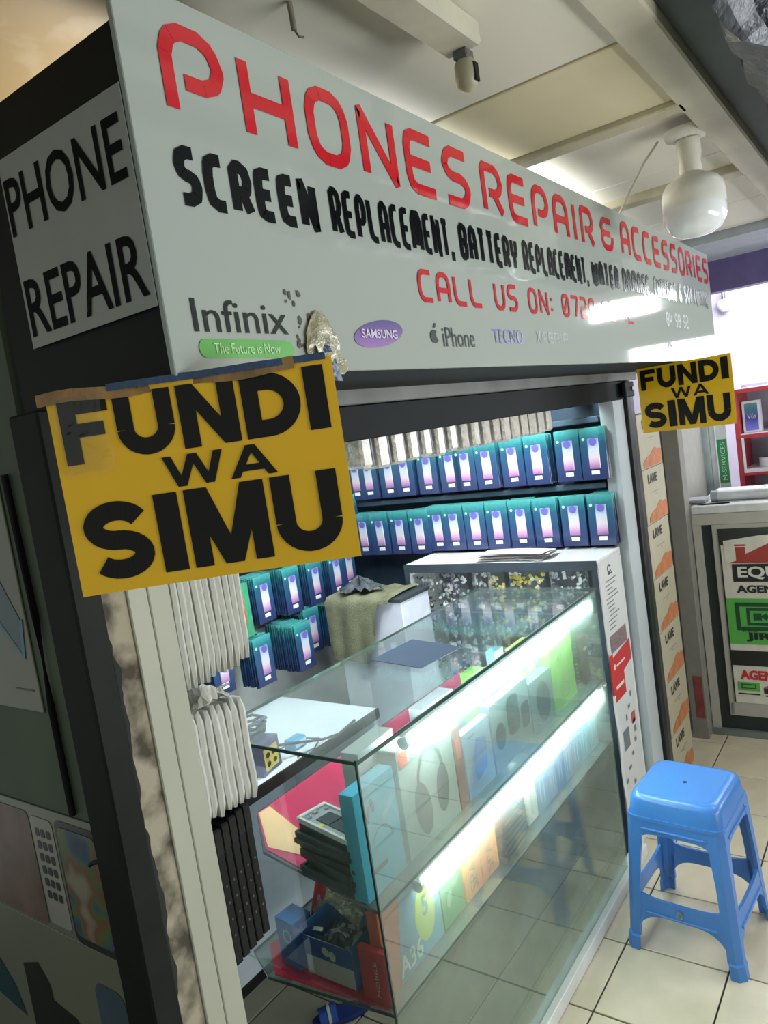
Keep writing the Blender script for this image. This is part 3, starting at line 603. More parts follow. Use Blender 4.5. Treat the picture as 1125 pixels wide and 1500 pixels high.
for z, nm in ((1.57, 'upper foam sleeve bundle'), (1.215, 'lower sleeve bundle'), (1.02, 'black case boxes')):
    MB().cyl((0.56, 0.99, z), 0.003, 0.27, 8, axis='x').build('hanging_peg', mat('peg_steel', (150, 152, 155), 0.3, metal=0.9), None, label='steel peg carrying the '+nm+' on the left wall', category='peg')

# ================================================================== SCREEN PACKS
CARD = ramp_mat('pack_card', 2, 0.0, 0.186, [(0.0, (44, 52, 96)), (0.35, (42, 70, 112)), (0.70, (38, 86, 118)), (0.84, (42, 118, 130)), (1.0, (76, 162, 160))], 0.28, 0.14, 60, 0.5)
def card_edge():
    return mat('pack_edge', (30, 104, 104), 0.35, var=0.35, vs=60)
WIN = ramp_mat('pack_window', 2, 0.038, 0.150, [(0.0, (146, 90, 150)), (0.18, (196, 150, 196)), (0.38, (222, 206, 216)), (0.66, (196, 208, 226)), (1.0, (140, 142, 192))], 0.2, 0.05, 90, 0.6)
def make_pack(wd=0.094):
    W = wd; h = 0.186
    o = MB().box(-W/2, W/2, 0, 0.003, 0, h, b=0.0006).build('screen_pack', [CARD], None)
    b = MB(); b.box(-0.018, 0.022, -0.004, 0.0, 0.040, 0.150, b=0.0015); b.build('display_window', WIN, o)
    fw = MB()
    fw.T = Matrix.Identity(4)
    flat('display_camera', ell(-0.001, 0.137, 0.014, 0.014, 16), (0.003, -0.004, 0), (1, 0, 0), (0, 0, 1), mat('camera_violet', (104, 98, 184), 0.3), o, 0.0012)
    MB().box(-0.014, 0.016, -0.0016, 0.0, 0.020, 0.034).build('price_sticker', mat('sticker_white', (236, 236, 232), 0.4, var=0.02), o)
    flat('round_badge', ell(-W*0.36, 0.148, 0.0055, 0.0055, 12), (0, 0, 0), (1, 0, 0), (0, 0, 1), mat('badge_white', (190, 226, 226), 0.4), o, 0.001)
    return o
proto = make_pack(); plain_me = proto.data
PG = 'phone screen packs hanging in the kiosk'
def stack(x, y, z, rz, nback, step, label, first=[proto], lean=0.0, group=PG, bx=0.0):
    if first[0] is not None and 'label' not in first[0].keys():
        o = first[0]; o.location = (x, y, z); o.rotation_euler = (lean, random.uniform(-0.015, 0.015), rz)
    else:
        o = dup(proto, (x, y, z)); o.rotation_euler = (lean, random.uniform(-0.015, 0.015), rz)
    o['label'] = label; o['category'] = 'screen pack'; o['group'] = group
    back = Vector((-math.sin(rz), math.cos(rz)))   # local +Y
    side = Vector((math.cos(rz), math.sin(rz)))
    for k in range(1, nback+1):
        c = bpy.data.objects.new('screen_pack', plain_me); COL.objects.link(c)
        c.location = (x+back.x*step*k+side.x*random.uniform(-.002, .002), y+back.y*step*k+side.y*random.uniform(-.002, .002), z+random.uniform(-.003, .003))
        c.rotation_euler = (0, 0, rz+random.uniform(-0.02, 0.02))
        c['label'] = ORD[k-1]+' teal pack behind the '+label.replace('blue screen ', '').replace('teal screen ', '').replace('from the left ', 'from left '); c['category'] = 'screen pack'; c['group'] = group
    return o
HALF = -math.pi/2
# end wall: upper and lower rows, left to right (y falls)
ys = [2.03, 1.955, 1.85, 1.765, 1.655, 1.545, 1.475, 1.375, 1.265, 1.165, 1.045, 0.945]
for k, y in enumerate(ys):
    last = k == len(ys)-1
    stack(2.60+(0.004 if k in (5, 10) else 0)+(-0.004 if k % 2 else 0), y, 1.325, HALF, 12 if last else 4, 0.0085 if last else 0.012,
          '%s blue screen pack from the left on the upper end-wall rail' % ORD[k])
ys = [2.02, 1.925, 1.825, 1.72, 1.63, 1.55, 1.455, 1.355, 1.255, 1.15, 1.045, 0.94]
for k, y in enumerate(ys):
    last = k == len(ys)-1
    stack(2.585+(-0.004 if k % 2 else 0), y, 1.088-(0.01 if k < 4 else 0), HALF, 13 if last else 4, 0.0095 if last else 0.012,
          '%s blue screen pack from the left on the lower end-wall rail' % ORD[k])
# back wall, seen at a slant
XB = [(1.58, 2.07), (1.70, 2.07), (1.875, 2.03), (2.0, 2.09), (2.13, 2.06), (2.27, 2.06), (2.41, 2.06), (2.52, 2.08)]
ki = 0
for k, (x, y) in enumerate(XB):
    if k == 2: continue
    stack(x, y, 0.945, 0.0, 9, 0.0115, '%s blue screen pack from the left on the upper back-wall hooks' % ORD[ki]); ki += 1
XL = [(1.72, 2.07, 0.76, 6), (1.88, 2.02, 0.74, 7), (2.075, 1.99, 0.735, 13), (2.21, 2.06, 0.755, 10), (2.385, 1.99, 0.735, 14)]
for k, (x, y, z, n) in enumerate(XL):
    stack(x, y, z, 0.0 if k < 4 else 0.05, n, 0.0120, '%s teal screen pack from the left on the lower back-wall hooks' % ORD[k])
for k, x in enumerate((2.10, 2.22, 2.34, 2.46, 2.56)):
    stack(x, 2.05, 1.17, 0, 5, 0.012, '%s blue screen pack from the left on the top back-wall hooks' % ORD[k])
# green pack with red panel
gp = thing('green_pack', 'green packet with a red panel among the blue packs on the back wall', 'packet', (1.815, 2.035, 0.935))
MB().box(-0.055, 0.055, 0, 0.02, 0, 0.20, b=0.001).build('carton', mat('pack_green', (58, 140, 104), 0.35, var=0.15), gp)
flat('red_panel', rrect(-0.036, 0.045, 0.024, 0.165, 0.004), (0, 0, 0), (1, 0, 0), (0, 0, 1), mat('pack_red', (214, 70, 54), 0.35), gp)
q = []
for j in range(6): q += rect(-0.028+0.006*(j % 2), 0.058+0.017*j, 0.012-0.006*(j % 3), 0.065+0.017*j)
flat('printed_text', q, (0, 0, 0), (1, 0, 0), (0, 0, 1), mat('text_pink', (240, 190, 180), 0.4), gp, 0.002)
for z, x0, x1, nm in ((0.93, 1.5, 2.6, 'lower'), (1.14, 1.5, 2.6, 'upper')):
    t = thing('hook_rail', 'dark rail with hooks, %s on the back wall' % nm, 'rail', ((x0+x1)/2, 2.20, z))
    MB().box(-(x1-x0)/2, (x1-x0)/2, -0.012, 0.018, -0.010, 0.010, b=0.001).build('rail_bar', mat('rail_black', (30, 34, 38), 0.4), t)
    for x in [p[0] for p in XB]:
        MB().cyl((x-(x0+x1)/2, -0.17, 0.004), 0.002, 0.17, 6, axis='y').build('hook', MC['peg_steel'], t)

# packets tucked in a row under the front beam
SV = mat('silver_foam', (222, 216, 208), 0.3, metal=0.1, var=0.2, vs=50, coat=0.6, bump=0.6, bs=90)
rp = random.Random(8)
for k in range(17):
    x = 1.30+0.063*k; wd = rp.uniform(0.034, 0.046)
    t = thing('foam_packet', '%s silver packet from the left under the front beam' % ORD[k], 'packet', (x, 1.0, 1.528+rp.uniform(-0.004, 0.004)), rp.uniform(-0.1, 0.1), 'silver packets in a row under the beam')
    MB().box(-wd/2, wd/2, -0.03, 0.03, 0, 0.085, b=0.006).build('packet_body', SV, t)
    MB().box(wd/2+0.001, wd/2+0.009, -0.025, 0.03, 0.004, 0.085, b=0.002).build('packet_fold', mat('fold_grey', (84, 84, 86), 0.3, var=0.3, vs=60), t)
MB().box(1.25, 2.72, 0.97, 1.04, 1.612, 1.622).build('packet_rack', mat('rack_dark', (40, 44, 48), 0.5), None, label='dark rack behind the beam holding the silver packets', category='rack')

# ================================================================== SIDE CABINET WITH CLEAR BAGS
sc_ = thing('display_cabinet', 'white cabinet with open front of clear bags beside the glass counter', 'cabinet', (2.49, 1.29, 0))
CW = mat('cabinet_white', (222, 226, 224), 0.35, var=0.04)
MB().box(-0.113, 0.135, -0.39, 0.39, 1.045, 1.075, b=0.0015).build('top_panel', mat('top_white', (228, 232, 232), 0.35, var=0.03), sc_)
MB().box(-0.117, -0.1131, -0.392, 0.39, 1.043, 1.077).build('edge_band', mat('edge_dark', (56, 66, 76), 0.4), sc_)
MB().box(-0.113, 0.133, -0.391, -0.375, 0, 1.0445).build('side_panel', CW, sc_)
MB().box(-0.118, -0.1132, -0.392, -0.372, 0, 1.043).build('edge_band', MC['edge_dark'], sc_)
MB().box(-0.113, 0.133, 0.375, 0.39, 0, 1.0445).build('side_panel', CW, sc_)
MB().box(-0.118, -0.1132, 0.370, 0.391, 0, 1.043).build('edge_band', MC['edge_dark'], sc_)
MB().box(0.118, 0.133, -0.3745, 0.3745, 0, 1.0445).build('back_panel', mat('cabinet_back', (84, 96, 104), 0.5, var=0.15), sc_)
MB().box(-0.10, 0.1175, -0.3745, 0.3745, 0.42, 0.436).build('shelf', mat('shelf_grey', (150, 160, 160), 0.4), sc_)
MB().box(-0.10, 0.1175, -0.3745, 0.3745, 0.02, 0.036).build('shelf', MC['shelf_grey'], sc_)
BAG = clear('poly_bag', (0.97, 0.98, 0.98), 0.07, 0.10, (0.8, 0.84, 0.84), 0.05, 0.8)
def bag_cont(seed, kind):
    r_ = random.Random(seed); b = MB()
    for k in range(46):
        x, y, z = r_.uniform(-0.007, 0.007), r_.uniform(-0.031, 0.031), r_.uniform(0.008, 0.14); s = r_.uniform(0.003, 0.008)
        b.T = Matrix.Translation((x, y, z)) @ Matrix.Rotation(r_.uniform(0, 3), 4, 'X')
        b.box(-0.002, 0.002, -s, s, -s*0.7, s*0.7, mi=k % 3)
    return b
SETS = {'silver': [mat('bit_silver', (200, 204, 206), 0.25, metal=0.8), mat('bit_white', (220, 222, 220), 0.4), mat('bit_dark', (60, 66, 70), 0.4)],
        'yellow': [mat('bit_yellow', (226, 206, 60), 0.4), mat('bit_yellow2', (196, 186, 92), 0.4), mat('bit_white', (220, 222, 220), 0.4)]}
names = {0: 'top', 1: 'second', 2: 'third'}
for rrow in range(3):
    for cc in range(9):
        kind = 'yellow' if cc in (4, 5, 6) and rrow < 2 else 'silver'
        if rrow == 2 and cc > 6: kind = 'yellow'
        t = thing('clear_bag', 'clear bag of small %s parts, %s from left in the %s row of the cabinet' % (kind, ORD[cc], names[rrow]), 'bag', (2.41+0.02*(cc % 2)+0.012*rrow, 1.615-0.079*cc, 0.885-0.165*rrow), rp.uniform(-.12, .12), 'clear parts bags in the white cabinet')
        o = MB().grid(lambda u, v: (-0.008*math.sin(math.pi*u)-0.003*math.sin(17*v+5*u+cc), -0.036+0.072*u, 0.15*v), 8, 10).build('bag_film', BAG, t)
        bag_cont(100+rrow*9+cc, kind).build('contents', SETS[kind], t, loc=(0.001, 0, 0))
        MB().box(-0.010, -0.0088, -0.012, 0.014, 0.006+0.004*(cc % 3), 0.022+0.004*(cc % 3)).build('price_label', MC['sticker_white'], t)
for rrow, z in ((0, 1.035), (1, 0.87), (2, 0.705)):
    MB().cyl((2.43+0.012*rrow, 0.9156, z), 0.003, 0.747, 8, axis='y').build('bag_rod', MC['peg_steel'], None, label='thin steel rod carrying the %s row of clear bags' % names[rrow], category='rod')
# leaflets on the cabinet's near side
lf = thing('wall_poster', 'tall white price poster with a red band on the cabinet side', 'poster', (2.383, 0.8985, 0.08))
MB().box(0, 0.222, -0.001, 0, 0, 0.985).build('sheet', mat('poster_white', (208, 210, 210), 0.4, var=0.03), lf)
def lp(name, q, m, off=0.001, **k): return flat(name, q, (0, -0.001, 0), (1, 0, 0), (0, 0, 1), m, lf, off, **k)
RB = mat('band_red', (196, 44, 48), 0.4)
lp('red_band', [[(0, 0.565), (0.13, 0.57), (0.222, 0.585), (0.222, 0.66), (0.0, 0.64)]] + [[(0.0, 0.49), (0.13, 0.49), (0.13, 0.57), (0.0, 0.565)]], RB)
lp('grey_block', rect(0.03, 0.66, 0.20, 0.72), mat('block_grey', (128, 110, 112), 0.5, var=0.4, vs=120))
lp('white_caption', rect(0.02, 0.60, 0.05, 0.62)+rect(0.06, 0.605, 0.15, 0.612)+rect(0.03, 0.53, 0.115, 0.542), mat('cap_white', (226, 216, 214), 0.4), 0.002)
q = []; r_ = random.Random(4)
for j in range(12): q += rect(0.04+0.02*r_.random(), 0.74+0.015*j, 0.10+0.07*r_.random(), 0.744+0.015*j)
lp('small_print', q, mat('print_grey', (128, 130, 134), 0.5))
lp('emblem', ring(0.10, 0.945, 0.012, 0.010, 0.006, 12, 20, 340)+rect(0.085, 0.925, 0.125, 0.930), mat('print_dark', (70, 74, 80), 0.5))
q = []
for j in range(14): a, b = 0.02+0.16*r_.random(), 0.46-0.034*j; q += rect(a, b, a+0.012+0.02*r_.random(), b+0.012+0.012*r_.random())
for f_ in q: lp('small_picture', [f_], mat('print_teal', (112, 128, 136), 0.5))
lp('small_picture', rect(0.05, 0.30, 0.11, 0.37), mat('pic_grey', (104, 118, 124), 0.5)); lp('small_picture', rect(0.15, 0.36, 0.19, 0.40), mat('pic_red', (180, 84, 90), 0.5))
st = thing('paper_strip', 'narrow white paper strip hanging from a red tag on the cabinet corner', 'paper strip', (2.372, 0.893, 0.15))
MB().grid(lambda u, v: (0.028*u-0.012, -0.004-0.003*math.sin(12*v), 0.46*v), 2, 12).build('strip', mat('strip_white', (216, 222, 226), 0.4), st)
MB().box(-0.013, 0.017, -0.008, -0.006, 0.46, 0.60).build('red_tag', RB, st, label='red tag')
# papers on the cabinet
for k in range(7):
    r_ = random.Random(60+k)
    o = MB().grid(lambda u, v: (0.10*v-0.05, 0.27*u-0.135, 0.0022*math.sin(4*u+k)+0.002+0.0015*math.sin(6*v)), 8, 3).build('paper_sheet', mat('thin_paper', (222, 216, 214), 0.5, var=0.05), None,
        loc=(2.45+r_.uniform(-.012, .012), 1.23+r_.uniform(-.02, .02), 1.0765+0.0042*k), rz=r_.uniform(-0.12, 0.12), label='%s loose paper sheet up from the bottom of the pile on the cabinet' % ORD[k], category='paper', group='papers piled on the white cabinet')

# ================================================================== BACK AREA: desk, box and cloth
dk = thing('desk', 'white laminated desk with black edging behind the glass counter', 'desk', (1.22, 1.650, 0))
DW = mat('desk_white', (218, 224, 232), 0.35, var=0.03)
MB().box(-0.54, 0.55, -0.215, 0.20, 0.722, 0.75).build('desk_top', DW, dk)
MB().box(-0.54, 0.55, -0.222, -0.2151, 0.720, 0.751).build('edge_band', BLACK, dk)
MB().box(-0.54, 0.55, 0.18, 0.20, 0.02, 0.7215).build('back_panel', mat('desk_blue', (178, 192, 214), 0.4, var=0.04), dk)
MB().box(-0.54, 0.30, -0.215, 0.179, 0.280, 0.30).build('low_shelf', DW, dk)
MB().box(-0.54, 0.30, -0.222, -0.2151, 0.278, 0.301).build('edge_band', BLACK, dk)
MB().box(0.53, 0.55, -0.21, 0.179, 0.0, 0.7215).build('side_panel', DW, dk)
MB().box(-0.54, -0.52, -0.21, 0.179, 0.0, 0.7215).build('side_panel', DW, dk)
MB().box(0.28, 0.30, -0.21, 0.179, 0.0, 0.2795).build('side_panel', DW, dk)
pu = pbox('power_supply', 'purple box with a yellow and black face on the desk behind the counter', 'power supply', 1.27, 1.36, 1.46, 1.55, 0.75, 0.835, mat('psu_purple', (58, 56, 112), 0.4), rz=0.2)
on_front(pu, 'face_label', rrect(0.012, 0.010, 0.078, 0.070, 0.005), mat('psu_yellow', (214, 206, 84), 0.4), label='yellow label')
on_front(pu, 'fan_mark', ell(0.03, 0.05, 0.010, 0.008, 8)+ell(0.058, 0.05, 0.010, 0.008, 8)+ell(0.03, 0.026, 0.009, 0.008, 8)+ell(0.06, 0.026, 0.009, 0.007, 8), BLACK, 0.002)
MB().tube([(1.35, 1.50, 0.80), (1.42, 1.46, 0.785), (1.50, 1.43, 0.765), (1.56, 1.42, 0.757), (1.66, 1.44, 0.755)], 0.004).build('power_cable', BLACK, None, label='thick black cable running across the desk from the power supply', category='cable')
MB().tube([(1.36, 1.47, 0.79), (1.44, 1.50, 0.77), (1.50, 1.52, 0.757), (1.52, 1.46, 0.756), (1.46, 1.43, 0.756), (1.40, 1.44, 0.756)], 0.0025).build('charger_cable', mat('cable_grey', (70, 74, 80), 0.4), None, label='thin grey looped cable on the desk beside the power supply', category='cable')
cl = thing('cable_heap', 'heap of dark cables on top of the purple power supply', 'cables', (1.32, 1.52, 0.837)); r_ = random.Random(12)
for k in range(5):
    pts = [(0.05*math.cos(a+k)+r_.uniform(-.01, .01), 0.035*math.sin(a+k)+r_.uniform(-.01, .01), 0.006+0.008*k+r_.uniform(0, .008)) for a in [0.6*i for i in range(11)]]
    MB().tube(pts, 0.004, 6).build('cable_loop', BLACK if k % 2 else mat('navy_cable', (40, 48, 84), 0.4), cl)
bb = thing('blue_gadget', 'small light blue gadget on the desk under the cables', 'gadget', (1.46, 1.50, 0.75))
MB().box(-0.03, 0.03, -0.02, 0.02, 0, 0.03, b=0.005).build('gadget_body', mat('gadget_blue', (60, 150, 200), 0.35), bb)
MB().box(-0.022, 0.022, -0.0215, -0.0195, 0.008, 0.024).build('gadget_face', mat('gadget_white', (200, 222, 230), 0.35), bb)
wb = thing('tool_box_cabinet', 'white box cabinet half covered by a khaki cloth at the back', 'box cabinet', (2.25, 1.735, 0))
MB().box(-0.09, 0.10, -0.17, 0.15, 0.42, 0.985, b=0.003).build('cabinet_body', mat('box_white', (200, 206, 218), 0.4, var=0.05), wb)
MB().box(-0.09, 0.10, -0.17, 0.15, 0.0, 0.418, b=0.003).build('cabinet_base', mat('box_grey', (120, 126, 128), 0.5), wb)
MB().box(-0.097, 0.104, -0.176, 0.156, 0.985, 0.999, b=0.002).build('cabinet_lid', mat('lid_dark', (50, 56, 62), 0.5), wb)
KH = mat('khaki_cloth', (116, 118, 96), 0.9, var=0.22, vs=14, bump=0.5, bs=260, spec=0.1)
def cloth(u, v):
    y = 1.91-0.31*u
    if v < 0.4:
        return (2.345-(v/0.4)*0.205, y, 1.006+0.004*math.sin(22*u)+0.003*math.sin(11*v))
    t = (v-0.4)/0.6; ln = 0.24 if u < 0.60 else max(0.015, 0.24-(u-0.60)*0.75)
    if 0.42 < u < 0.56: ln = 0.25
    y2 = y+0.015*t*math.sin(9*u)
    return (2.140-0.012*abs(math.sin(13*u))*t-0.006, y2, 1.0-ln*t)
MB().grid(cloth, 40, 16).build('khaki_cloth', KH, None, label='khaki cloth draped over the white box cabinet', category='cloth')
rc = random.Random(31)
def rag(u, v):
    a = 2*math.pi*u; r = 0.085*v*(1+0.25*math.sin(3*a)+0.12*math.sin(7*a)); return (2.22+r*math.cos(a)*0.7, 1.79+r*math.sin(a), 1.026+0.05*(1-v)**0.8*(0.6+0.4*math.sin(5*a))+0.010*math.sin(11*a+9*v)*v)
MB().grid(rag, 36, 8).build('dark_rag', mat('dark_rag', (66, 72, 78), 0.9, var=0.5, vs=40, bump=0.6, bs=120), None, label='crumpled dark grey rag lying on the khaki cloth', category='rag')

# ================================================================== GLASS COUNTER
GLS = clear('counter_glass', (0.90, 0.95, 0.935), 0.045, 0.02, (0.55, 0.66, 0.64), 0.05, refl=0.32)
GLF = clear('front_glass', (0.88, 0.94, 0.91), 0.17, 0.02, (0.50, 0.60, 0.56), 0.04, refl=0.33)  # milky diffuse share in this pane stands in for glare on the glass
GLE = clear('side_glass', (0.95, 0.975, 0.965), 0.02, 0.02, (0.55, 0.66, 0.64), 0.02, refl=0.25)
GED = mat('glass_edge', (52, 74, 70), 0.15, var=0.15, coat=0.5)
gc = thing('glass_counter', 'glass display counter with two lit shelves of phone accessories', 'display counter', (1.64, 1.10, 0))
X0, X1, Y0, Y1 = 1.0-1.64, 2.285-1.64, 0.88-1.10, 1.30-1.10
MB().box(X0-0.003, X1, Y0-0.003, Y1, 1.004, 1.010).build('top_pane', GLS, gc)
MB().box(X0, X1, Y0, Y0+0.005, 0.043, 1.003).build('front_pane', GLF, gc)
MB().box(X0, X0+0.005, Y0+0.006, Y1-0.01, 0.49, 1.003).build('side_pane', GLE, gc)
MB().box(X1-0.005, X1, Y0+0.006, Y1+0.09, 0.043, 1.003).build('side_pane', GLS, gc)
e = MB(); e.box(X0-0.0045, X0-0.001, Y0-0.004, Y0+0.001, 0.043, 1.012); e.box(X0-0.006, X0-0.0031, Y0-0.004, Y1, 1.0035, 1.0105); e.box(X0-0.006, X1, Y0-0.006, Y0-0.0031, 1.0035, 1.0105)
e.box(X0-0.004, X1, Y1+0.0005, Y1+0.003, 1.004, 1.010)
e.build('pane_edge', GED, gc, label='dark green glass edges')
SH = clear('shelf_glass', (0.86, 0.93, 0.92), 0.14, 0.03, (0.5, 0.6, 0.58), 0.08)
for z, pts in ((0.70, [(X0+0.006, Y0+0.006), (X1-0.006, Y0+0.006), (X1-0.006, 1.41-1.10), (1.20-1.64, 1.41-1.10), (1.075-1.64, 1.265-1.10)]),
               (0.484, [(X0+0.006, Y0+0.006), (X1-0.006, Y0+0.006), (X1-0.006, 1.29-1.10), (1.02-1.64, 1.29-1.10), (0.975-1.64, 1.20-1.10)])):
    MB().prism(pts, z-0.003, z+0.003).build('glass_shelf', SH, gc)
    b = MB()
    for a_, c_ in zip(pts, pts[1:]+pts[:1]):
        d = (Vector(c_)-Vector(a_)); n_ = Vector((d.y, -d.x)).normalized()*0.0012
        b.prism([a_, c_, (c_[0]+n_.x, c_[1]+n_.y), (a_[0]+n_.x, a_[1]+n_.y)], z-0.0033, z+0.0033)
    b.build('shelf_edge', GED, gc, label='dark green shelf edge')
MB().box(X0+0.01, X1-0.01, 1.405-1.10, 1.418-1.10, 0.04, 0.712).build('back_rail', mat('alu_grey', (120, 124, 126), 0.3, metal=0.6), gc) if False else None
LED = emit('led_diffuser', (0.80, 0.95, 1.0), 50.0); LEDW = emit('led_diffuser_warm', (0.95, 0.98, 0.90), 48.0)
ALU = mat('alu_channel', (200, 206, 208), 0.3, metal=0.6)
for nm, x0, x1, z, e_ in (('upper', 1.19, 2.25, 0.962, LED), ('lower', 1.165, 2.262, 0.660, LEDW)):
    t = thing('light_tube', 'glowing white tube light along the %s front edge of the counter' % nm, 'tube light', ((x0+x1)/2, 0.902, z)); L_ = (x1-x0)/2
    MB().box(-L_-0.012, L_+0.012, -0.012, 0.014, 0.014, 0.026, b=0.002).build('channel', ALU, t)
    MB().cyl((-L_, 0, 0), 0.0125, 2*L_, 16, axis='x').build('diffuser', e_, t, label='glowing diffuser')
    MB().cyl((-L_-0.012, 0, 0), 0.0135, 0.012, 16, axis='x').build('end_cap', ALU, t); MB().cyl((L_, 0, 0), 0.0135, 0.012, 16, axis='x').build('end_cap', ALU, t)
# liners and cards
PK = mat('crimson_liner', (190, 40, 88), 0.6, var=0.12, vs=6, bump=0.2, bs=14)
MB().prism([(1.02, 0.95), (2.26, 0.95), (2.26, 1.404), (1.197, 1.404), (1.081, 1.262)], 0.7035, 0.7055).build('shelf_liner', PK, None, label='crimson paper liner on the upper glass shelf', category='liner')
MB().prism([(1.01, 0.90), (1.025, 0.96), (1.22, 0.99), (1.22, 1.22), (1.05, 1.27), (0.985, 1.19)], 0.4875, 0.4890).build('shelf_liner', mat('red_liner', (176, 24, 58), 0.6, var=0.12, vs=6), None, label='dark red paper liner on the lower glass shelf', category='liner')
MB().prism([(1.093, 1.165), (1.171, 1.235), (1.232, 1.396), (1.196, 1.398), (1.088, 1.262)], 0.706, 0.7068).build('peach_card', mat('peach_card', (236, 196, 146), 0.6, var=0.04), None, label='peach card lying on the crimson liner at the left', category='card')
MB().prism([(1.475, 1.035), (1.645, 1.015), (1.685, 1.20), (1.505, 1.215)], 1.0108, 1.0125).build('dark_card', mat('slate_card', (48, 64, 84), 0.5, var=0.05), None, label='slate blue card lying on the counter glass top', category='card')
MB().prism([(1.20, 0.97), (1.33, 0.965), (1.35, 1.14), (1.24, 1.16)], 0.7065, 0.7080).build('white_sheet', mat('sheet_white', (226, 228, 228), 0.5), None, label='white sheet on the upper shelf behind the cyan box', category='paper')
rf = thing('ring_dish', 'small pink round tape roll at the back of the upper shelf', 'tape roll', (1.56, 1.31, 0.706))
MB().lathe((0, 0, 0), [(0.022, 0.0), (0.024, 0.004), (0.024, 0.014), (0.022, 0.016)], 20).build('roll', mat('roll_pink', (232, 150, 180), 0.4), rf)
MB().lathe((0, 0, 0.016), [(0.008, 0.0), (0.007, 0.002)], 14).build('roll_core', mat('core_pale', (240, 214, 224), 0.4), rf)
# stack of phone frames
FR = mat('frame_dark', (38, 42, 46), 0.35, var=0.3); FT = mat('frame_silver', (236, 238, 236), 0.3, metal=0.1, var=0.15, vs=40)
def frame_thing(loc, rz, top, label, grp):
    t = thing('gutted_phone', label, 'phone frame', loc, rz, grp); a, bq = 0.038, 0.083; h = 0.012
    m = FT if top else FR
    b = MB(); b.box(-a, a, -bq, -bq+0.010, 0, h, b=0.002); b.box(-a, a, bq-0.010, bq, 0, h, b=0.002); b.box(-a, -a+0.006, -bq+0.010, bq-0.010, 0, h, b=0.001); b.box(a-0.006, a, -bq+0.010, bq-0.010, 0, h, b=0.001)
    b.build('rim', m, t)
    MB().box(-a+0.006, a-0.006, -bq+0.010, bq-0.010, 0.001, 0.007).build('mid_plate', mat('mid_silver', (184, 188, 190), 0.3, metal=0.4) if top else mat('mid_dark', (50, 54, 60), 0.3), t)
    if top:
        MB().box(-0.018, 0.020, -0.055, -0.005, 0.007, 0.0095, b=0.001).build('battery_bay', mat('bay_dark', (54, 60, 66), 0.4), t, label='dark battery bay')
        MB().box(-0.018, 0.020, -0.002, 0.040, 0.007, 0.0095, b=0.001).build('battery_bay', MC['bay_dark'], t, label='dark battery bay')
        for x, y in ((-0.026, -0.068), (-0.027, 0.012)): MB().cyl((x, y, 0.0072), 0.007, 0.001, 12).build('yellow_dot', mat('dot_yellow', (236, 222, 60), 0.4), t, label='yellow sticker dot')
        for x, y in ((0.025, 0.06), (-0.02, 0.062), (0.028, -0.066), (0.0, 0.066)): MB().box(x-0.005, x+0.005, y-0.005, y+0.005, 0.007, 0.011, b=0.001).build('chip', MC['bit_silver'], t)
    return t
rk = random.Random(17)
for k in range(10):
    frame_thing((1.062+rk.uniform(-.006, .006), 1.020+rk.uniform(-.006, .006), 0.7065+0.0126*k), 0.0+rk.uniform(-.08, .08)-0.18, k == 9,
                ('silver phone frame on top of the stack beside the cyan box' if k == 9 else '%s dark phone frame from the bottom of the stack beside the cyan box' % ORD[k]), 'stacked phone frames')
# ---- boxes standing along the front glass, upper shelf
CY = mat('cyan_box', (70, 180, 214), 0.4, var=0.05); US = 0.7035
b1 = pbox('earphone_box', 'cyan box with dark earphone picture at the near corner of the upper shelf', 'box', 1.015, 1.150, 0.917, 0.952, US, 0.925, CY)
on_front(b1, 'printed_leaves', ell(0.035, 0.165, 0.007, 0.018, 10, rot=-0.3)+ell(0.052, 0.178, 0.006, 0.016, 10, rot=0.2)+ring(0.07, 0.08, 0.035, 0.045, 0.0022, 14, 20, 150)+rect(0.03, 0.045, 0.075, 0.055), mat('print_navy', (40, 84, 110), 0.4))
on_front(b1, 'tape_patch', [[(0.08, 0.13), (0.13, 0.16), (0.13, 0.18), (0.08, 0.145)]], mat('patch_pale', (120, 190, 206), 0.4), 0.0016)
b2 = pbox('care_box', 'grey white carton printed CARE behind the cyan box', 'box', 1.10, 1.235, 0.965, 1.01, US, 0.965, mat('carton_grey', (196, 202, 198), 0.4), rz=0.05)
on_front(b2, 'lettering', shift(font_polys('CARE', 0.042, 0.012, bold=0.02), 0.008, 0.185)+shift(font_polys('EAR', 0.036, 0.012, bold=0.02), 0.008, 0.205), SBK)
def headphone_box(x0, x1, z1, label, tint, rz=0.0, y0=0.918):
    t = pbox('headphone_box', label, 'box', x0, x1, y0, y0+0.045, US, z1, tint, rz); W, D, H = t['dims']
    HP = mat('picture_grey', (46, 54, 54), 0.4, var=0.15)
    on_front(t, 'headphone_picture', ring(W*0.52, H*0.58, W*0.20, H*0.24, 0.011, 14, 0, 180)+ell(W*0.33, H*0.34, W*0.14, H*0.26, 16, rot=0.15)+ell(W*0.71, H*0.38, W*0.12, H*0.23, 16, rot=-0.1), HP)
    on_front(t, 'corner_label', rect(W*0.03, H*0.84, W*0.17, H*0.97), mat('label_orange', (226, 96, 70), 0.4), 0.002, label='orange corner label')
    on_front(t, 'small_print', rect(W*0.22, H*0.88, W*0.42, H*0.90)+rect(W*0.22, H*0.84, W*0.36, H*0.855), mat('print_grey', (128, 130, 134), 0.5), 0.002)
    return t
headphone_box(1.168, 1.385, 0.945, 'white box with a grey headphone picture and orange label on the upper shelf', mat('box_offwhite', (166, 174, 166), 0.4, var=0.03))
b3 = pbox('red_spine_box', 'narrow red brown box beside the headphone box', 'box', 1.39, 1.425, 0.918, 0.96, US, 0.90, mat('redbrown', (150, 74, 66), 0.4)); on_front(b3, 'spine_label', rect(0.006, 0.12, 0.028, 0.17), mat('spine_coral', (232, 110, 96), 0.4))
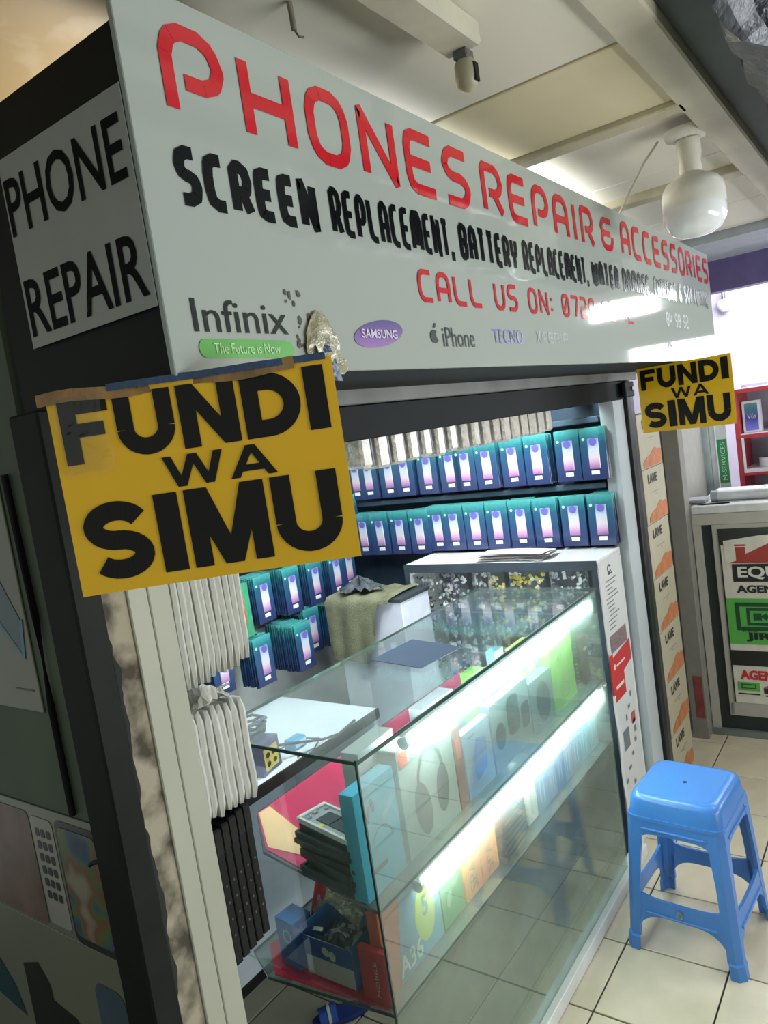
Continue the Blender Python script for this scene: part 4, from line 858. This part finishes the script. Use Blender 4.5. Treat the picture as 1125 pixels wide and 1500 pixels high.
b3b = pbox('charger_box', 'pale box printed with a dark side band behind the headphone box', 'box', 1.36, 1.50, 0.97, 1.01, US, 0.955, mat('pale_box', (206, 210, 214), 0.4)); on_front(b3b, 'lettering', shift(font_polys('super', 0.05, 0.016), 0.07, 0.20), SBK)
b4 = pbox('cable_box', 'pale box with a blue shape and slanted top on the upper shelf', 'box', 1.43, 1.565, 0.918, 0.94, US, 0.868, mat('pale_blue_box', (150, 168, 190), 0.4))
on_front(b4, 'blue_shape', [[(0.045, 0.03), (0.10, 0.045), (0.11, 0.12), (0.06, 0.135), (0.035, 0.09)]], mat('shape_blue', (84, 124, 196), 0.4))
on_front(b4, 'small_print', rect(0.02, 0.145, 0.06, 0.15), MC['print_grey'])
b5 = pbox('speaker_box', 'grey box with two dark rounded shapes in the middle of the upper shelf', 'box', 1.575, 1.80, 0.918, 0.945, US, 0.882, mat('cool_grey_box', (138, 152, 158), 0.4, var=0.05))
on_front(b5, 'product_picture', rrect(0.085, 0.06, 0.155, 0.165, 0.022)+rrect(0.165, 0.05, 0.215, 0.12, 0.015)+ell(0.04, 0.085, 0.028, 0.035, 16), mat('shape_slate', (44, 62, 72), 0.4, var=0.15))
b6 = pbox('mouse_box', 'slate box with a dark mouse picture right of the grey box', 'box', 1.806, 1.955, 0.918, 0.95, US, 0.855, mat('slate_box', (120, 140, 150), 0.4))
on_front(b6, 'mouse_picture', ell(0.08, 0.075, 0.045, 0.060, 18, rot=0.2), mat('mouse_dark', (52, 74, 88), 0.35))
LG = mat('lime_pack', (150, 208, 84), 0.35, var=0.12, coat=0.3)
b7 = pbox('lime_packet', 'large lime green packet with a round outline near the far end', 'packet', 1.965, 2.135, 0.919, 0.951, US+0.004, 0.935, LG)
on_front(b7, 'leaf_outline', ring(0.085, 0.045, 0.030, 0.020, 0.003, 18)+ell(0.055, 0.15, 0.006, 0.009, 8)+ell(0.075, 0.158, 0.006, 0.009, 8), mat('leaf_dark', (80, 128, 60), 0.4))
b8 = pbox('lime_box', 'small lime and aqua box behind the grey box', 'box', 1.60, 1.66, 0.965, 1.005, US, 0.955, LG); on_front(b8, 'aqua_band', rect(0.02, 0.02, 0.045, 0.24), mat('aqua', (96, 206, 214), 0.4))
b9 = pbox('aqua_box', 'tall aqua box standing behind the mouse box', 'box', 1.72, 1.77, 0.962, 0.99, US, 0.975, mat('aqua_box', (120, 206, 210), 0.4)); on_front(b9, 'band', rect(0.0, 0.2, 0.05, 0.21), WHITE)
b10 = pbox('lime_card', 'lime and yellow carded item behind the slate box', 'box', 1.83, 1.95, 0.96, 0.99, US, 0.945, mat('lime_yellow', (206, 224, 96), 0.4)); on_front(b10, 'teal_spot', ell(0.05, 0.18, 0.025, 0.022, 14), mat('teal_spot', (60, 150, 140), 0.4))
for k, (x, c, hh_) in enumerate(((1.46, (40, 70, 80), 0.15), (1.54, (60, 90, 96), 0.17), (1.64, (46, 76, 84), 0.14), (1.99, (44, 80, 84), 0.16))):
    t = pbox('dark_box', ['dark teal carton in the back row behind the red spine box', 'dark slate carton in the back row behind the pale box', 'dark carton in the back row behind the two-shape box', 'dark carton in the back row behind the lime packet'][k], 'box', x, x+0.07, 1.03, 1.08, 0.706, 0.706+hh_, mat('dark_carton_%d' % k, c, 0.4))
    on_front(t, 'pale_label', rect(0.015, hh_-0.04, 0.055, hh_-0.015), MC['sticker_white'])
# coiled cable
pts = []
for i in range(150):
    a = i*0.62; pts.append((2.185+0.013*math.cos(a), 0.935+0.013*math.sin(a), 0.715+0.205*i/150))
MB().tube(pts, 0.0028, 6).build('coiled_cable', mat('coil_black', (28, 40, 44), 0.25), None, label='black coiled cable standing at the far end of the upper shelf', category='cable')
b11 = pbox('maroon_box', 'dark maroon packet at the far end of the upper shelf', 'box', 2.212, 2.262, 0.919, 0.93, US, 0.86, mat('maroon', (96, 50, 62), 0.4)); on_front(b11, 'pale_mark', rect(0.01, 0.11, 0.04, 0.12), MC['sticker_white'])
# ---- lower shelf
LS = 0.4895
a1 = pbox('phone_box', 'red and blue phone box printed A36 at the near corner of the lower shelf', 'box', 1.03, 1.245, 0.917, 0.945, LS, 0.672, mat('box_red_orange', (196, 84, 66), 0.4, var=0.06))
on_front(a1, 'blue_field', [[(0.045, 0.0), (0.215, 0.0), (0.215, 0.182), (0.075, 0.182)]], mat('field_blue', (78, 140, 178), 0.4, var=0.1), 0.001)
on_front(a1, 'yellow_oval', ell(0.155, 0.09, 0.038, 0.062, 20), mat('oval_yellow', (176, 190, 84), 0.4), 0.0016)
on_front(a1, 'lettering', shift(font_polys('5', 0.022, 0.045, bold=0.02), 0.145, 0.085), mat('num_blue', (60, 110, 150), 0.4), 0.0024)
on_front(a1, 'lettering', shift(font_polys('A36', 0.085, 0.042, bold=0.02), 0.045, 0.012), WHITE, 0.0024, label='white lettering A36')
on_left(a1, 'end_label', ell(0.028, 0.075, 0.016, 0.045, 16), mat('end_green', (110, 130, 96), 0.4))
a2 = pbox('green_box', 'green printed box between the A36 box and the orange boxes', 'box', 1.252, 1.345, 0.917, 0.945, LS, 0.662, mat('box_green', (92, 146, 96), 0.4, var=0.15, vs=20)); on_front(a2, 'leaf_print', ell(0.05, 0.10, 0.015, 0.03, 10, rot=0.5)+ell(0.03, 0.06, 0.01, 0.02, 10, rot=-0.4), mat('leaf_pale', (150, 190, 140), 0.4))
OR = mat('box_orange', (236, 152, 84), 0.4, var=0.05)
for k, (x0, x1) in enumerate(((1.352, 1.432), (1.436, 1.520))):
    t = pbox('orange_box', ['orange box printed SPARK sideways, left one of the pair on the lower shelf', 'orange box printed SPARK sideways, right one of the pair on the lower shelf'][k], 'box', x0, x1, 0.917, 0.945, LS, 0.664, OR, group='orange boxes on the lower shelf')
    q = font_polys('SPARK', 0.13, 0.034, bold=0.0); q = [[(0.056-p[1], 0.014+p[0]) for p in f] for f in q]
    on_front(t, 'lettering', q, mat('spark_grey', (150, 120, 110), 0.4))
# stack of dark phones on glass
for k in range(7):
    t = thing('boxed_phone', '%s dark phone from the bottom of the stack right of the orange boxes' % ORD[k], 'phone', (1.60+rk.uniform(-.004, .004), 0.955, LS+0.0155*k), rk.uniform(-.06, .06), 'dark phones stacked on the lower shelf')
    MB().box(-0.070, 0.070, -0.055, 0.06, 0, 0.0148, b=0.003).build('phone_body', mat('dark_phone', (36, 44, 54), 0.25, var=0.2), t)
    MB().box(-0.064, 0.064, -0.0558, -0.0549, 0.005, 0.0075).build('chrome_line', MC['bit_silver'], t, label='bright chrome line')
a3 = pbox('white_box', 'tall white box with vertical print between the phone stack and blue boxes', 'box', 1.705, 1.765, 0.917, 0.96, LS+0.004, 0.672, mat('bright_white_box', (232, 230, 224), 0.4)); q = font_polys('galaxy', 0.10, 0.012); q = [[(0.030-p[1], 0.02+p[0]) for p in f] for f in q]; on_front(a3, 'lettering', q, MC['print_grey'])
blues = [(1.77, 1.845, (76, 108, 160)), (1.85, 1.905, (96, 122, 160)), (1.91, 1.965, (70, 98, 150)), (1.97, 2.03, (112, 136, 168)), (2.035, 2.10, (84, 128, 170)), (2.105, 2.18, (70, 150, 180)), (2.185, 2.255, (104, 150, 160))]
for k, (x0, x1, c) in enumerate(blues):
    t = pbox('blue_phone_box', '%s blue phone box rightwards from the tall white box on the lower shelf' % ORD[k], 'box', x0, x1, 0.917, 0.95, LS, 0.640+0.006*(k % 3), mat('blue_carton_%d' % k, c, 0.4, var=0.08), group='blue phone boxes on the lower shelf')
    W_ = x1-x0
    q = font_polys(['YOU', 'Y5', 'A10', 'XL', 'POP', 'MAX', 'C2'][k], 0.05, 0.018); q = [[(W_*0.65-p[1], 0.02+p[0]) for p in f] for f in q]
    on_front(t, 'lettering', rect(W_*0.25, 0.03, W_*0.30, 0.12)+rect(W_*0.55, 0.02, W_*0.60, 0.09), mat('pale_print', (196, 210, 226), 0.4))
# open blue box with its lid, silver bag, red leaflet
ob = thing('open_blue_box', 'open blue and white box full of small parts on the lower shelf', 'box', (1.076, 1.050, LS+0.001), 0.0)
BLU = mat('box_blue', (32, 110, 186), 0.4, var=0.1); NAV = mat('box_navy', (30, 72, 150), 0.4, var=0.08)
MB().box(-0.055, 0.055, -0.060, -0.057, 0, 0.095).build('carton_wall', BLU, ob)
MB().box(-0.055, 0.055, 0.072, 0.075, 0, 0.105).build('carton_wall', BLU, ob)
MB().box(-0.055, -0.052, -0.057, 0.072, 0.0, 0.085).build('carton_wall', mat('box_grey_white', (200, 204, 200), 0.45), ob, label='wall with white lower half and navy top')
MB().box(-0.0565, -0.0552, -0.059, 0.074, 0.045, 0.087).build('navy_band', NAV, ob)
flat('flower_mark', ell(0.062, 0.066, 0.010, 0.012, 6, rot=0.5)+ell(0.080, 0.061, 0.010, 0.012, 6, rot=0.2), (-0.0565, 0.074, 0), (0, -1, 0), (0, 0, 1), WHITE, ob)
MB().box(0.052, 0.055, -0.057, 0.072, 0.0, 0.10).build('carton_wall', BLU, ob)
MB().box(-0.052, 0.052, -0.057, 0.072, 0.0, 0.003).build('carton_floor', BLU, ob)
b = MB(); r_ = random.Random(9)
for k in range(40):
    b.T = Matrix.Translation((r_.uniform(-.04, .04), r_.uniform(-.045, .06), r_.uniform(.05, .085))) @ Matrix.Rotation(r_.uniform(0, 3), 4, 'Z') @ Matrix.Rotation(r_.uniform(-.6, .6), 4, 'X')
    b.box(-0.012, 0.012, -0.004, 0.004, -0.002, 0.002, mi=k % 3)
pc = b.build('spare_parts', SETS['silver'], ob); pc['kind'] = 'stuff'
ow = pbox('blue_tray_box', 'bright blue box with faded round marks left of the open box', 'box', 1.014, 1.066, 1.137, 1.195, LS+0.0005, 0.600, BLU, rz=-0.1)
on_left(ow, 'round_mark', ring(0.035, 0.075, 0.010, 0.012, 0.004, 14), mat('mark_aqua', (120, 190, 220), 0.4))
rl = thing('red_leaflet', 'folded red leaflet with a white figure leaning in the blue box', 'leaflet', (1.112, 1.142, 0.545), 0.0)
MB().prism([(-0.06, 0.0), (0.055, -0.01), (0.05, 0.085), (-0.01, 0.10)], -0.001, 0.001, 'y').build('sheet', mat('leaflet_red', (196, 24, 56), 0.45), rl)
flat('white_figure', rect(-0.018, 0.02, -0.004, 0.055)+rect(-0.034, 0.038, 0.012, 0.048)+ell(-0.011, 0.062, 0.006, 0.007, 8), (0, -0.001, 0), (1, 0, 0), (0, 0, 1), WHITE, rl)
rg = random.Random(41); gz = {}
def crinkle(u, v):
    k = (round(u*12), round(v*8)); gz.setdefault(k, rg.uniform(-.006, .006))
    return (1.035+0.075*u+0.01*v, 1.060-0.078*v+0.02*u, 0.665-0.050*v+0.010*math.sin(3*u)+gz[k])
MB().grid(crinkle, 12, 8, smooth=False).build('silver_bag', mat('silver_bag', (186, 194, 178), 0.15, metal=0.7, var=0.3, vs=60, bump=0.8, bs=120), None, label='crinkled silver anti-static bag leaning above the blue box', category='bag')
rbx = pbox('red_box', 'slim red box with small vertical white print on the lower shelf corner', 'box', 1.012, 1.026, 0.895, 0.965, LS+0.001, 0.605, mat('slim_red', (190, 30, 62), 0.4))
on_left(rbx, 'lettering', [[(0.045-p[1], 0.018+p[0]) for p in f] for f in font_polys('MOBILE', 0.075, 0.008)], WHITE)
# sandal on the floor
sd = thing('blue_sandal', 'blue sandal on the floor below the counter', 'sandal', (1.375, 1.41, 0.0), 0.9); sd.scale = (0.7, 0.7, 0.7)
rings = []
for k, (hw, z) in enumerate(((0.040, 0.001), (0.044, 0.012), (0.042, 0.026))):
    rings.append([(hw*(0.9+0.1*math.cos(2*a))*math.cos(a), 0.12*math.sin(a), z) for a in [2*math.pi*i/20 for i in range(20)]])
MB().loft(rings).build('sole', mat('sandal_navy', (26, 56, 130), 0.6), sd)
MB().grid(lambda u, v: (0.043*math.cos(math.pi*u), 0.02+0.07*v, 0.024+0.045*math.sin(math.pi*u)*(1-0.3*v)), 12, 5).build('strap', mat('sandal_blue', (40, 90, 180), 0.6), sd)
MB().grid(lambda u, v: (0.044*math.cos(math.pi*u), 0.045+0.012*v, 0.025+0.045*math.sin(math.pi*u)), 12, 1).build('white_stripe', WHITE, sd)

# ================================================================== PRINTED BOXES BY THE RIGHT POST
BX = mat('carton_cream', (178, 172, 150), 0.5, var=0.05)
for k in range(7):
    z0 = 0.02+0.2155*k; x0 = 2.872+0.004*((k*3) % 4)
    t = pbox('cream_carton', ['lowest', 'second', 'third', 'fourth', 'fifth', 'sixth', 'topmost'][k]+' cream carton with orange hills in the column by the right post'
             if k else 'lowest cream carton with orange hills in the column by the right post', 'carton', x0, x0+0.292, 0.868, 1.02, z0, z0+0.2135, BX, group='cream cartons stacked by the right post')
    on_front(t, 'orange_hills', [[(0.03, 0.004), (0.285, 0.004), (0.285, 0.058), (0.26, 0.066), (0.235, 0.060), (0.21, 0.074), (0.17, 0.068), (0.13, 0.048), (0.08, 0.044), (0.03, 0.026)]], mat('hill_orange', (190, 118, 78), 0.5, var=0.25, vs=25))
    on_front(t, 'lettering', shift(font_polys('LAVE', 0.125, 0.036, bold=0.05), 0.060, 0.155), mat('carton_black', (62, 58, 58), 0.5, var=0.3, vs=60))
    on_front(t, 'small_print', rect(0.10, 0.116, 0.20, 0.119)+rect(0.14, 0.104, 0.165, 0.108), mat('print_brown', (150, 144, 128), 0.5))
# red and grey junk and small panel at pier foot
pr = struct('trim_15', MB().box(3.42, 3.50, 0.86, 0.93, 0, 2.2, b=0.002), mat('pier_grey', (132, 130, 124), 0.6, var=0.06))
struct('red_smear', MB().box(3.418, 3.42, 0.868, 0.905, 0.10, 0.30), mat('smear_red', (128, 62, 58), 0.6, var=0.3, vs=20), pr)

# ================================================================== NEIGHBOURING SERVICE COUNTER
nc = thing('service_counter', 'grey white neighbouring counter with a bank agent poster door', 'counter', (3.49, 0.35, 0))
NG = mat('counter_grey', (176, 174, 168), 0.45, var=0.04)
MB().box(0.0, 0.6, -1.0, 0.505, 1.035, 1.07, b=0.003).build('counter_top', mat('counter_top', (206, 208, 210), 0.35), nc)
MB().box(0.012, 0.5, -1.0, 0.50, 0.03, 1.034).build('counter_body', mat('body_dark', (34, 44, 44), 0.5), nc)
MB().box(0.0, 0.011, -1.0, 0.505, 0.985, 1.034).build('front_frame', NG, nc)
MB().box(0.0, 0.011, -1.0, 0.470, 0.095, 0.15).build('front_frame', NG, nc) if False else None
MB().box(0.0, 0.011, 0.470, 0.505, 0.03, 0.984).build('front_frame', NG, nc)
MB().box(-0.004, 0.011, -0.55, 0.425, 0.10, 0.984, b=0.002).build('door_panel', mat('door_grey', (168, 166, 160), 0.45, var=0.04), nc)
MB().box(-0.012, -0.0045, 0.405, 0.413, 0.11, 0.16, b=0.001).build('door_bolt', MC['peg_steel'], nc)
MB().box(-0.008, 0.03, -1.0, 0.515, 0.0, 0.029).build('base_board', mat('base_grey', (110, 118, 116), 0.5), nc)
po = thing('agent_poster', 'bank agent poster with green logo panel on the neighbouring counter door', 'poster', (3.4855, 0.75, 0.166))
HP_ = 0.80; WP = 0.40
MB().box(-0.002, 0, -WP, 0, 0, HP_).build('sheet', mat('agent_white', (206, 204, 194), 0.3, coat=0.3), po)
def ap(name, q, m, off=0.0012, **k): return flat(name, q, (-0.002, 0, 0), (0, -1, 0), (0, 0, 1), m, po, off, **k)
PBK = mat('poster_black', (26, 28, 24), 0.3); PGR = mat('poster_green', (84, 170, 74), 0.3, var=0.06); PRD = mat('poster_red', (158, 52, 44), 0.3, var=0.1)
ap('black_border', rect(0, HP_-0.075, WP, HP_)+rect(0, 0, 0.006, HP_), PBK)
ap('pale_arch', [[(0.018, HP_-0.155), (0.018, HP_-0.055), (0.16, HP_-0.035), (WP, HP_-0.02), (WP, HP_-0.155)]], MC['agent_white'], 0.002)
ap('red_house', [[(0.03, HP_-0.155), (0.065, HP_-0.145), (0.065, HP_-0.085), (0.105, HP_-0.085), (0.105, HP_-0.115), (0.21, HP_-0.065), (0.26, HP_-0.045), (0.35, HP_-0.11), (0.385, HP_-0.155)]]+rect(0.062, HP_-0.080, 0.108, HP_-0.072), PRD, 0.0028)
ap('black_band', rect(0.045, HP_-0.240, 0.385, HP_-0.160), PBK, 0.002)
for q in split_x(shift(font_polys('EQUITY', 0.30, 0.058, bold=0.03), 0.065, HP_-0.229)): ap('letter', q, WHITE, 0.003)
for q in split_x(shift(font_polys('AGENT', 0.185, 0.034, bold=0.04), 0.055, HP_-0.290)): ap('letter', q, PBK, 0.002)
ap('green_panel', rect(0.006, 0.275, WP, 0.485), PGR, 0.002)
def fr(u0, v0, u1, v1, t): return rrect(u0, v0, u1, v0+t, t*.3)+rrect(u0, v1-t, u1, v1, t*.3)+rrect(u0, v0, u0+t, v1, t*.3)+rrect(u1-t, v0, u1, v1, t*.3)
DG = mat('logo_darkgreen', (24, 70, 42), 0.3)
ap('square_logo', fr(0.040, 0.338, 0.30, 0.466, 0.018)+fr(0.085, 0.362, 0.26, 0.442, 0.013)+rect(0.112, 0.386, 0.145, 0.418)+[[(0.14, 0.402), (0.165, 0.384), (0.165, 0.420)]]+rect(0.165, 0.394, 0.235, 0.410), DG, 0.003)
for q in split_x(shift(font_polys('JIRANI', 0.235, 0.042, bold=0.05), 0.075, 0.288)): ap('letter', q, PBK, 0.003)
ap('lettering', shift(font_polys('KWA', 0.06, 0.012), 0.065, 0.330), PBK, 0.003)
ap('black_band', rect(0.006, 0.175, WP, 0.245), PBK, 0.002)
for q in split_x(shift(font_polys('AGENCY', 0.205, 0.044, bold=0.05), 0.035, 0.110)): ap('letter', q, mat('agency_red', (196, 34, 44), 0.3), 0.002)
ap('small_logo', rect(0.02, 0.058, 0.11, 0.098), PGR, 0.002); ap('small_logo', rect(0.125, 0.05, 0.22, 0.075), PBK, 0.002)
ap('small_logo', [[(0.125, 0.077), (0.17, 0.10), (0.22, 0.077)]], PRD, 0.002); ap('small_logo', fr(0.035, 0.068, 0.095, 0.090, 0.004), DG, 0.003)
ap('small_print', rect(0.02, 0.040, 0.11, 0.046)+rect(0.13, 0.036, 0.20, 0.042), PBK, 0.002)
# things on that counter
dv = thing('white_roll', 'long white plastic roll lying on the neighbouring counter', 'roll', (3.62, 0.62, 1.070))
MB().cyl((0, -0.19, 0.025), 0.024, 0.33, 18, axis='y').build('roll_tube', mat('roll_white', (190, 196, 200), 0.4), dv)
MB().cyl((0, 0.14, 0.025), 0.026, 0.03, 18, axis='y').build('roll_cap', mat('cap_grey', (150, 156, 160), 0.4), dv)
MB().box(3.58, 3.70, 0.81, 0.90, 1.0705, 1.086, b=0.003).build('phone_charger', mat('charger_grey', (150, 156, 160), 0.4), None, label='flat grey device at the left end of the neighbouring counter', category='device')
MB().tube([(3.53, 0.86, 1.078), (3.525, 0.80, 1.073), (3.53, 0.74, 1.073), (3.54, 0.70, 1.073)], 0.004).build('black_pen', BLACK, None, label='black cable end on the front edge of the neighbouring counter', category='cable')
for k in range(4):
    MB().box(-0.10, 0.10, -0.14, 0.14, 0, 0.004).build('paper_sheet', mat('thin_paper', (222, 216, 214), 0.5), None, loc=(3.86+0.012*k, 0.55-0.03*k, 1.0705+0.0045*k), rz=0.2*k-0.3, label='%s sheet from the bottom of the papers on the neighbouring counter' % ORD[k], category='paper', group='papers on the neighbouring counter')
# hanging strips behind it
for k, (y0, y1, c, nm, lab) in enumerate(((0.945, 0.985, (70, 84, 96), 'hanging_board', 'narrow dark blue panel behind the neighbouring counter'), (0.905, 0.944, (176, 190, 194), 'hanging_board', 'pale grey panel strip left of the green banner'), (0.872, 0.904, (196, 204, 204), 'hanging_board', 'whitish panel strip directly beside the green banner'))):
    MB().box(4.22, 4.25, y0, y1, 0.6, 1.75, b=0.003).build(nm, mat('panel_%d' % k, c, 0.4), None, label=lab, category='panel')
bn = thing('green_banner', 'narrow green banner with white writing behind the neighbouring counter', 'banner', (4.21, 0.868, 0.9))
MB().box(0, 0.004, -0.052, 0, 0, 0.56).build('cloth', mat('banner_white', (206, 214, 210), 0.5), bn)
flat('green_field', rect(0.002, 0.18, 0.050, 0.41), (0, 0, 0), (0, -1, 0), (0, 0, 1), mat('banner_green', (44, 140, 84), 0.5), bn)
q = font_polys('M-SERVICES', 0.20, 0.022); q = [[(0.038-p[1], 0.195+p[0]) for p in f] for f in q]
flat('lettering', q, (0, 0, 0), (0, -1, 0), (0, 0, 1), WHITE, bn, 0.002)
fs = thing('wall_shelf', 'red edged shelf unit on the far side of the neighbouring shop', 'shelf', (4.5, 0.35, 0.95))
FW = mat('shelf_white', (210, 212, 218), 0.4); FRD = mat('shelf_red', (176, 52, 62), 0.4)
MB().box(0, 0.30, 0.45, 0.475, 0, 0.60).build('side_board', FRD, fs)
for z in (0.335, 0.585):
    MB().box(0.0, 0.30, -0.6, 0.449, z, z+0.02).build('shelf_board', FW, fs); MB().box(-0.004, -0.0005, -0.6, 0.475, z-0.004, z+0.016).build('shelf_edge', FRD, fs)
MB().box(0.0, 0.30, -0.6, 0.449, 0.14, 0.158).build('shelf_board', FW, fs); MB().box(-0.004, -0.0005, -0.6, 0.449, 0.125, 0.14).build('shelf_edge', FRD, fs)
MB().box(0.30, 0.31, -0.6, 0.475, 0, 0.62).build('back_board', mat('shelf_back', (150, 148, 164), 0.5), fs)
MB().box(4.495, 4.508, 0.785, 0.797, 1.09, 1.285).build('light_strip', emit('strip_white', (1, 0.95, 0.98), 6.0), None, label='lit vertical light strip on the red shelf side', category='light strip')
pb = pbox('phone_box', 'white phone box with a violet phone picture on the upper red shelf', 'box', 4.55, 4.61, 0.70, 0.79, 1.306, 1.48, mat('vbox_white', (214, 214, 220), 0.4))
on_left(pb, 'phone_picture', rrect(0.012, 0.012, 0.078, 0.162, 0.006), ramp_mat('v_screen', 2, 0.0, 0.17, [(0, (120, 120, 210)), (0.5, (56, 60, 150)), (1, (84, 150, 130))], 0.3, 0.4, 20))
on_left(pb, 'lettering', shift(font_polys('V6s', 0.045, 0.03), 0.024, 0.075), WHITE, 0.002)
bw = thing('white_cup', 'white tape roll on the middle red shelf', 'roll', (4.60, 0.70, 1.109)); MB().cyl((0, 0, 0), 0.035, 0.05, 20).build('roll_body', mat('cup_white', (220, 220, 224), 0.4), bw); MB().cyl((0, 0, 0.0501), 0.024, 0.001, 16).build('roll_core', BLACK, bw)
dvv = thing('card_reader', 'grey card terminal on the middle red shelf at right', 'terminal', (4.60, 0.60, 1.109)); MB().box(-0.03, 0.03, -0.04, 0.04, 0, 0.12, b=0.006).build('terminal_body', mat('term_grey', (150, 160, 160), 0.4), dvv); MB().box(-0.032, -0.0305, -0.03, 0.03, 0.065, 0.105).build('terminal_screen', mat('term_dark', (46, 54, 64), 0.3), dvv)
# lamp on far wall
fl_ = thing('wall_lamp', 'small white lamp on the far lavender wall beside the sign end', 'lamp', (5.55, 1.01, 2.13)); MB().lathe((0, 0, -0.06), [(0.02, 0), (0.045, 0.03), (0.05, 0.06), (0.03, 0.08)], 18).build('lamp_shade', mat('lamp_shade', (232, 230, 240), 0.3), fl_); MB().cyl((0, 0, 0.02), 0.012, 0.05, 10).build('lamp_stem', MC['peg_steel'], fl_)

# ================================================================== STOOL
so = thing('plastic_stool', 'blue square plastic stool standing on the tiles beside the counter', 'stool', (2.118, 0.615, 0), -0.07)
BL = mat('stool_blue', (64, 126, 204), 0.32, var=0.04, vs=6, coat=0.2, bump=0.03, bs=90)
def sq(h, r, z, n=5, bulge=0.0):
    pts = []
    for cx, cy, a0 in ((h-r, -(h-r), -90), (h-r, h-r, 0), (-(h-r), h-r, 90), (-(h-r), -(h-r), 180)):
        for i in range(n+1): a = R(a0+90*i/n); pts.append((cx+r*math.cos(a), cy+r*math.sin(a), z))
    return pts
hT = 0.126
MB().loft([sq(hT+0.006, 0.030, 0.408), sq(hT+0.004, 0.032, 0.420), sq(hT, 0.034, 0.452), sq(hT-0.004, 0.034, 0.462), sq(hT-0.012, 0.034, 0.468), sq(hT-0.022, 0.034, 0.4685), sq(hT-0.03, 0.03, 0.467)], smooth=True).build('seat', BL, so)
MB().cyl((0, 0, 0.4666), 0.0065, 0.0012, 12).build('seat_hole', mat('stool_hole', (20, 34, 60), 0.6), so, label='dark round hole')
lipr = MB().loft([sq(hT+0.009, 0.03, 0.396), sq(hT+0.010, 0.03, 0.400), sq(hT+0.009, 0.03, 0.409)], smooth=True).build('seat_rim', BL, so)
def half_at(z): return 0.134+(0.400-z)/0.400*0.026      # half-width of the leg frame at height z
for sx, sy in ((-1, -1), (1, -1), (1, 1), (-1, 1)):
    rings = []
    for z in (0.400, 0.36, 0.345, 0.32, 0.25, 0.19, 0.13, 0.10, 0.045, 0.040, 0.012, 0.0):
        h = half_at(z); wl = 0.060 if z > 0.39 else 0.050 if z > 0.35 else 0.043 if z > 0.30 else 0.039 if z > 0.18 else 0.042 if z > 0.11 else 0.036 if z > 0.05 else 0.038
        if z <= 0.040: h += 0.004
        t = 0.010; c = 0.016
        pts = [(h-wl, h), (h-c, h), (h, h-c), (h, h-wl), (h-t, h-wl), (h-t, h-c-0.004), (h-c-0.004, h-t), (h-wl, h-t)]
        p3 = [(sx*x, sy*y, z) for x, y in pts]
        if sx*sy > 0: p3 = p3[::-1]
        rings.append(p3)
    MB().loft(rings).build('leg', BL, so)
    b = MB(); h = half_at(0.03)+0.006
    b.T = Matrix.Identity(4)
for k in range(4):
    M = Matrix.Rotation(k*math.pi/2, 4, 'Z')
    def band(zt, zb, n, arch_t, arch_b, name, th=0.009):
        b = MB(); b.T = M; top = []; bot = []
        for i in range(n+1):
            u = -1+2*i/n
            z1 = zt+arch_t*(abs(u)**4); z0 = zb-arch_b*(abs(u)**5)
            top.append((u, z1)); bot.append((u, z0))
        rings = []
        for (u, z1), (_, z0) in zip(top, bot):
            h1 = half_at(z1); h0 = half_at(z0); w1 = (h1-0.030); w0 = (h0-0.030)
            rings.append([(u*w0, -h0+0.001, z0), (u*w1, -h1+0.001, z1), (u*w1, -h1+0.001+th, z1), (u*w0, -h0+0.001+th, z0)])
        b.loft(rings); return b.build(name, BL, so)
    band(0.166, 0.118, 14, 0.014, 0.050, 'stretcher')
    band(0.398, 0.362, 14, 0.0, 0.022, 'apron', 0.008)
    b = MB(); b.T = M; h = half_at(0.128); b.box(-h+0.05, h-0.05, -h-0.0035, -h+0.002, 0.120, 0.127, b=0.001); b.build('moulded_rib', BL, so)
    b = MB(); b.T = M; h = half_at(0.375); b.box(-h+0.045, h-0.045, -h-0.0035, -h+0.002, 0.372, 0.378, b=0.001); b.build('moulded_rib', BL, so)
fq = [(-0.155-0.0, 0, 0)]
h = half_at(0.142)
b = MB(); b.T = Matrix.Rotation(-math.pi/2, 4, 'Z')
r_ = random.Random(2)
b.add([(0.010*math.cos(2*math.pi*i/14)*r_.uniform(.75, 1.1), -h-0.0025, 0.142+0.013*math.sin(2*math.pi*i/14)*r_.uniform(.75, 1.1)) for i in range(14)], [tuple(range(14))])
b.build('worn_sticker', mat('sticker_worn', (120, 132, 140), 0.6, var=0.4, vs=120), so, label='worn grey sticker')
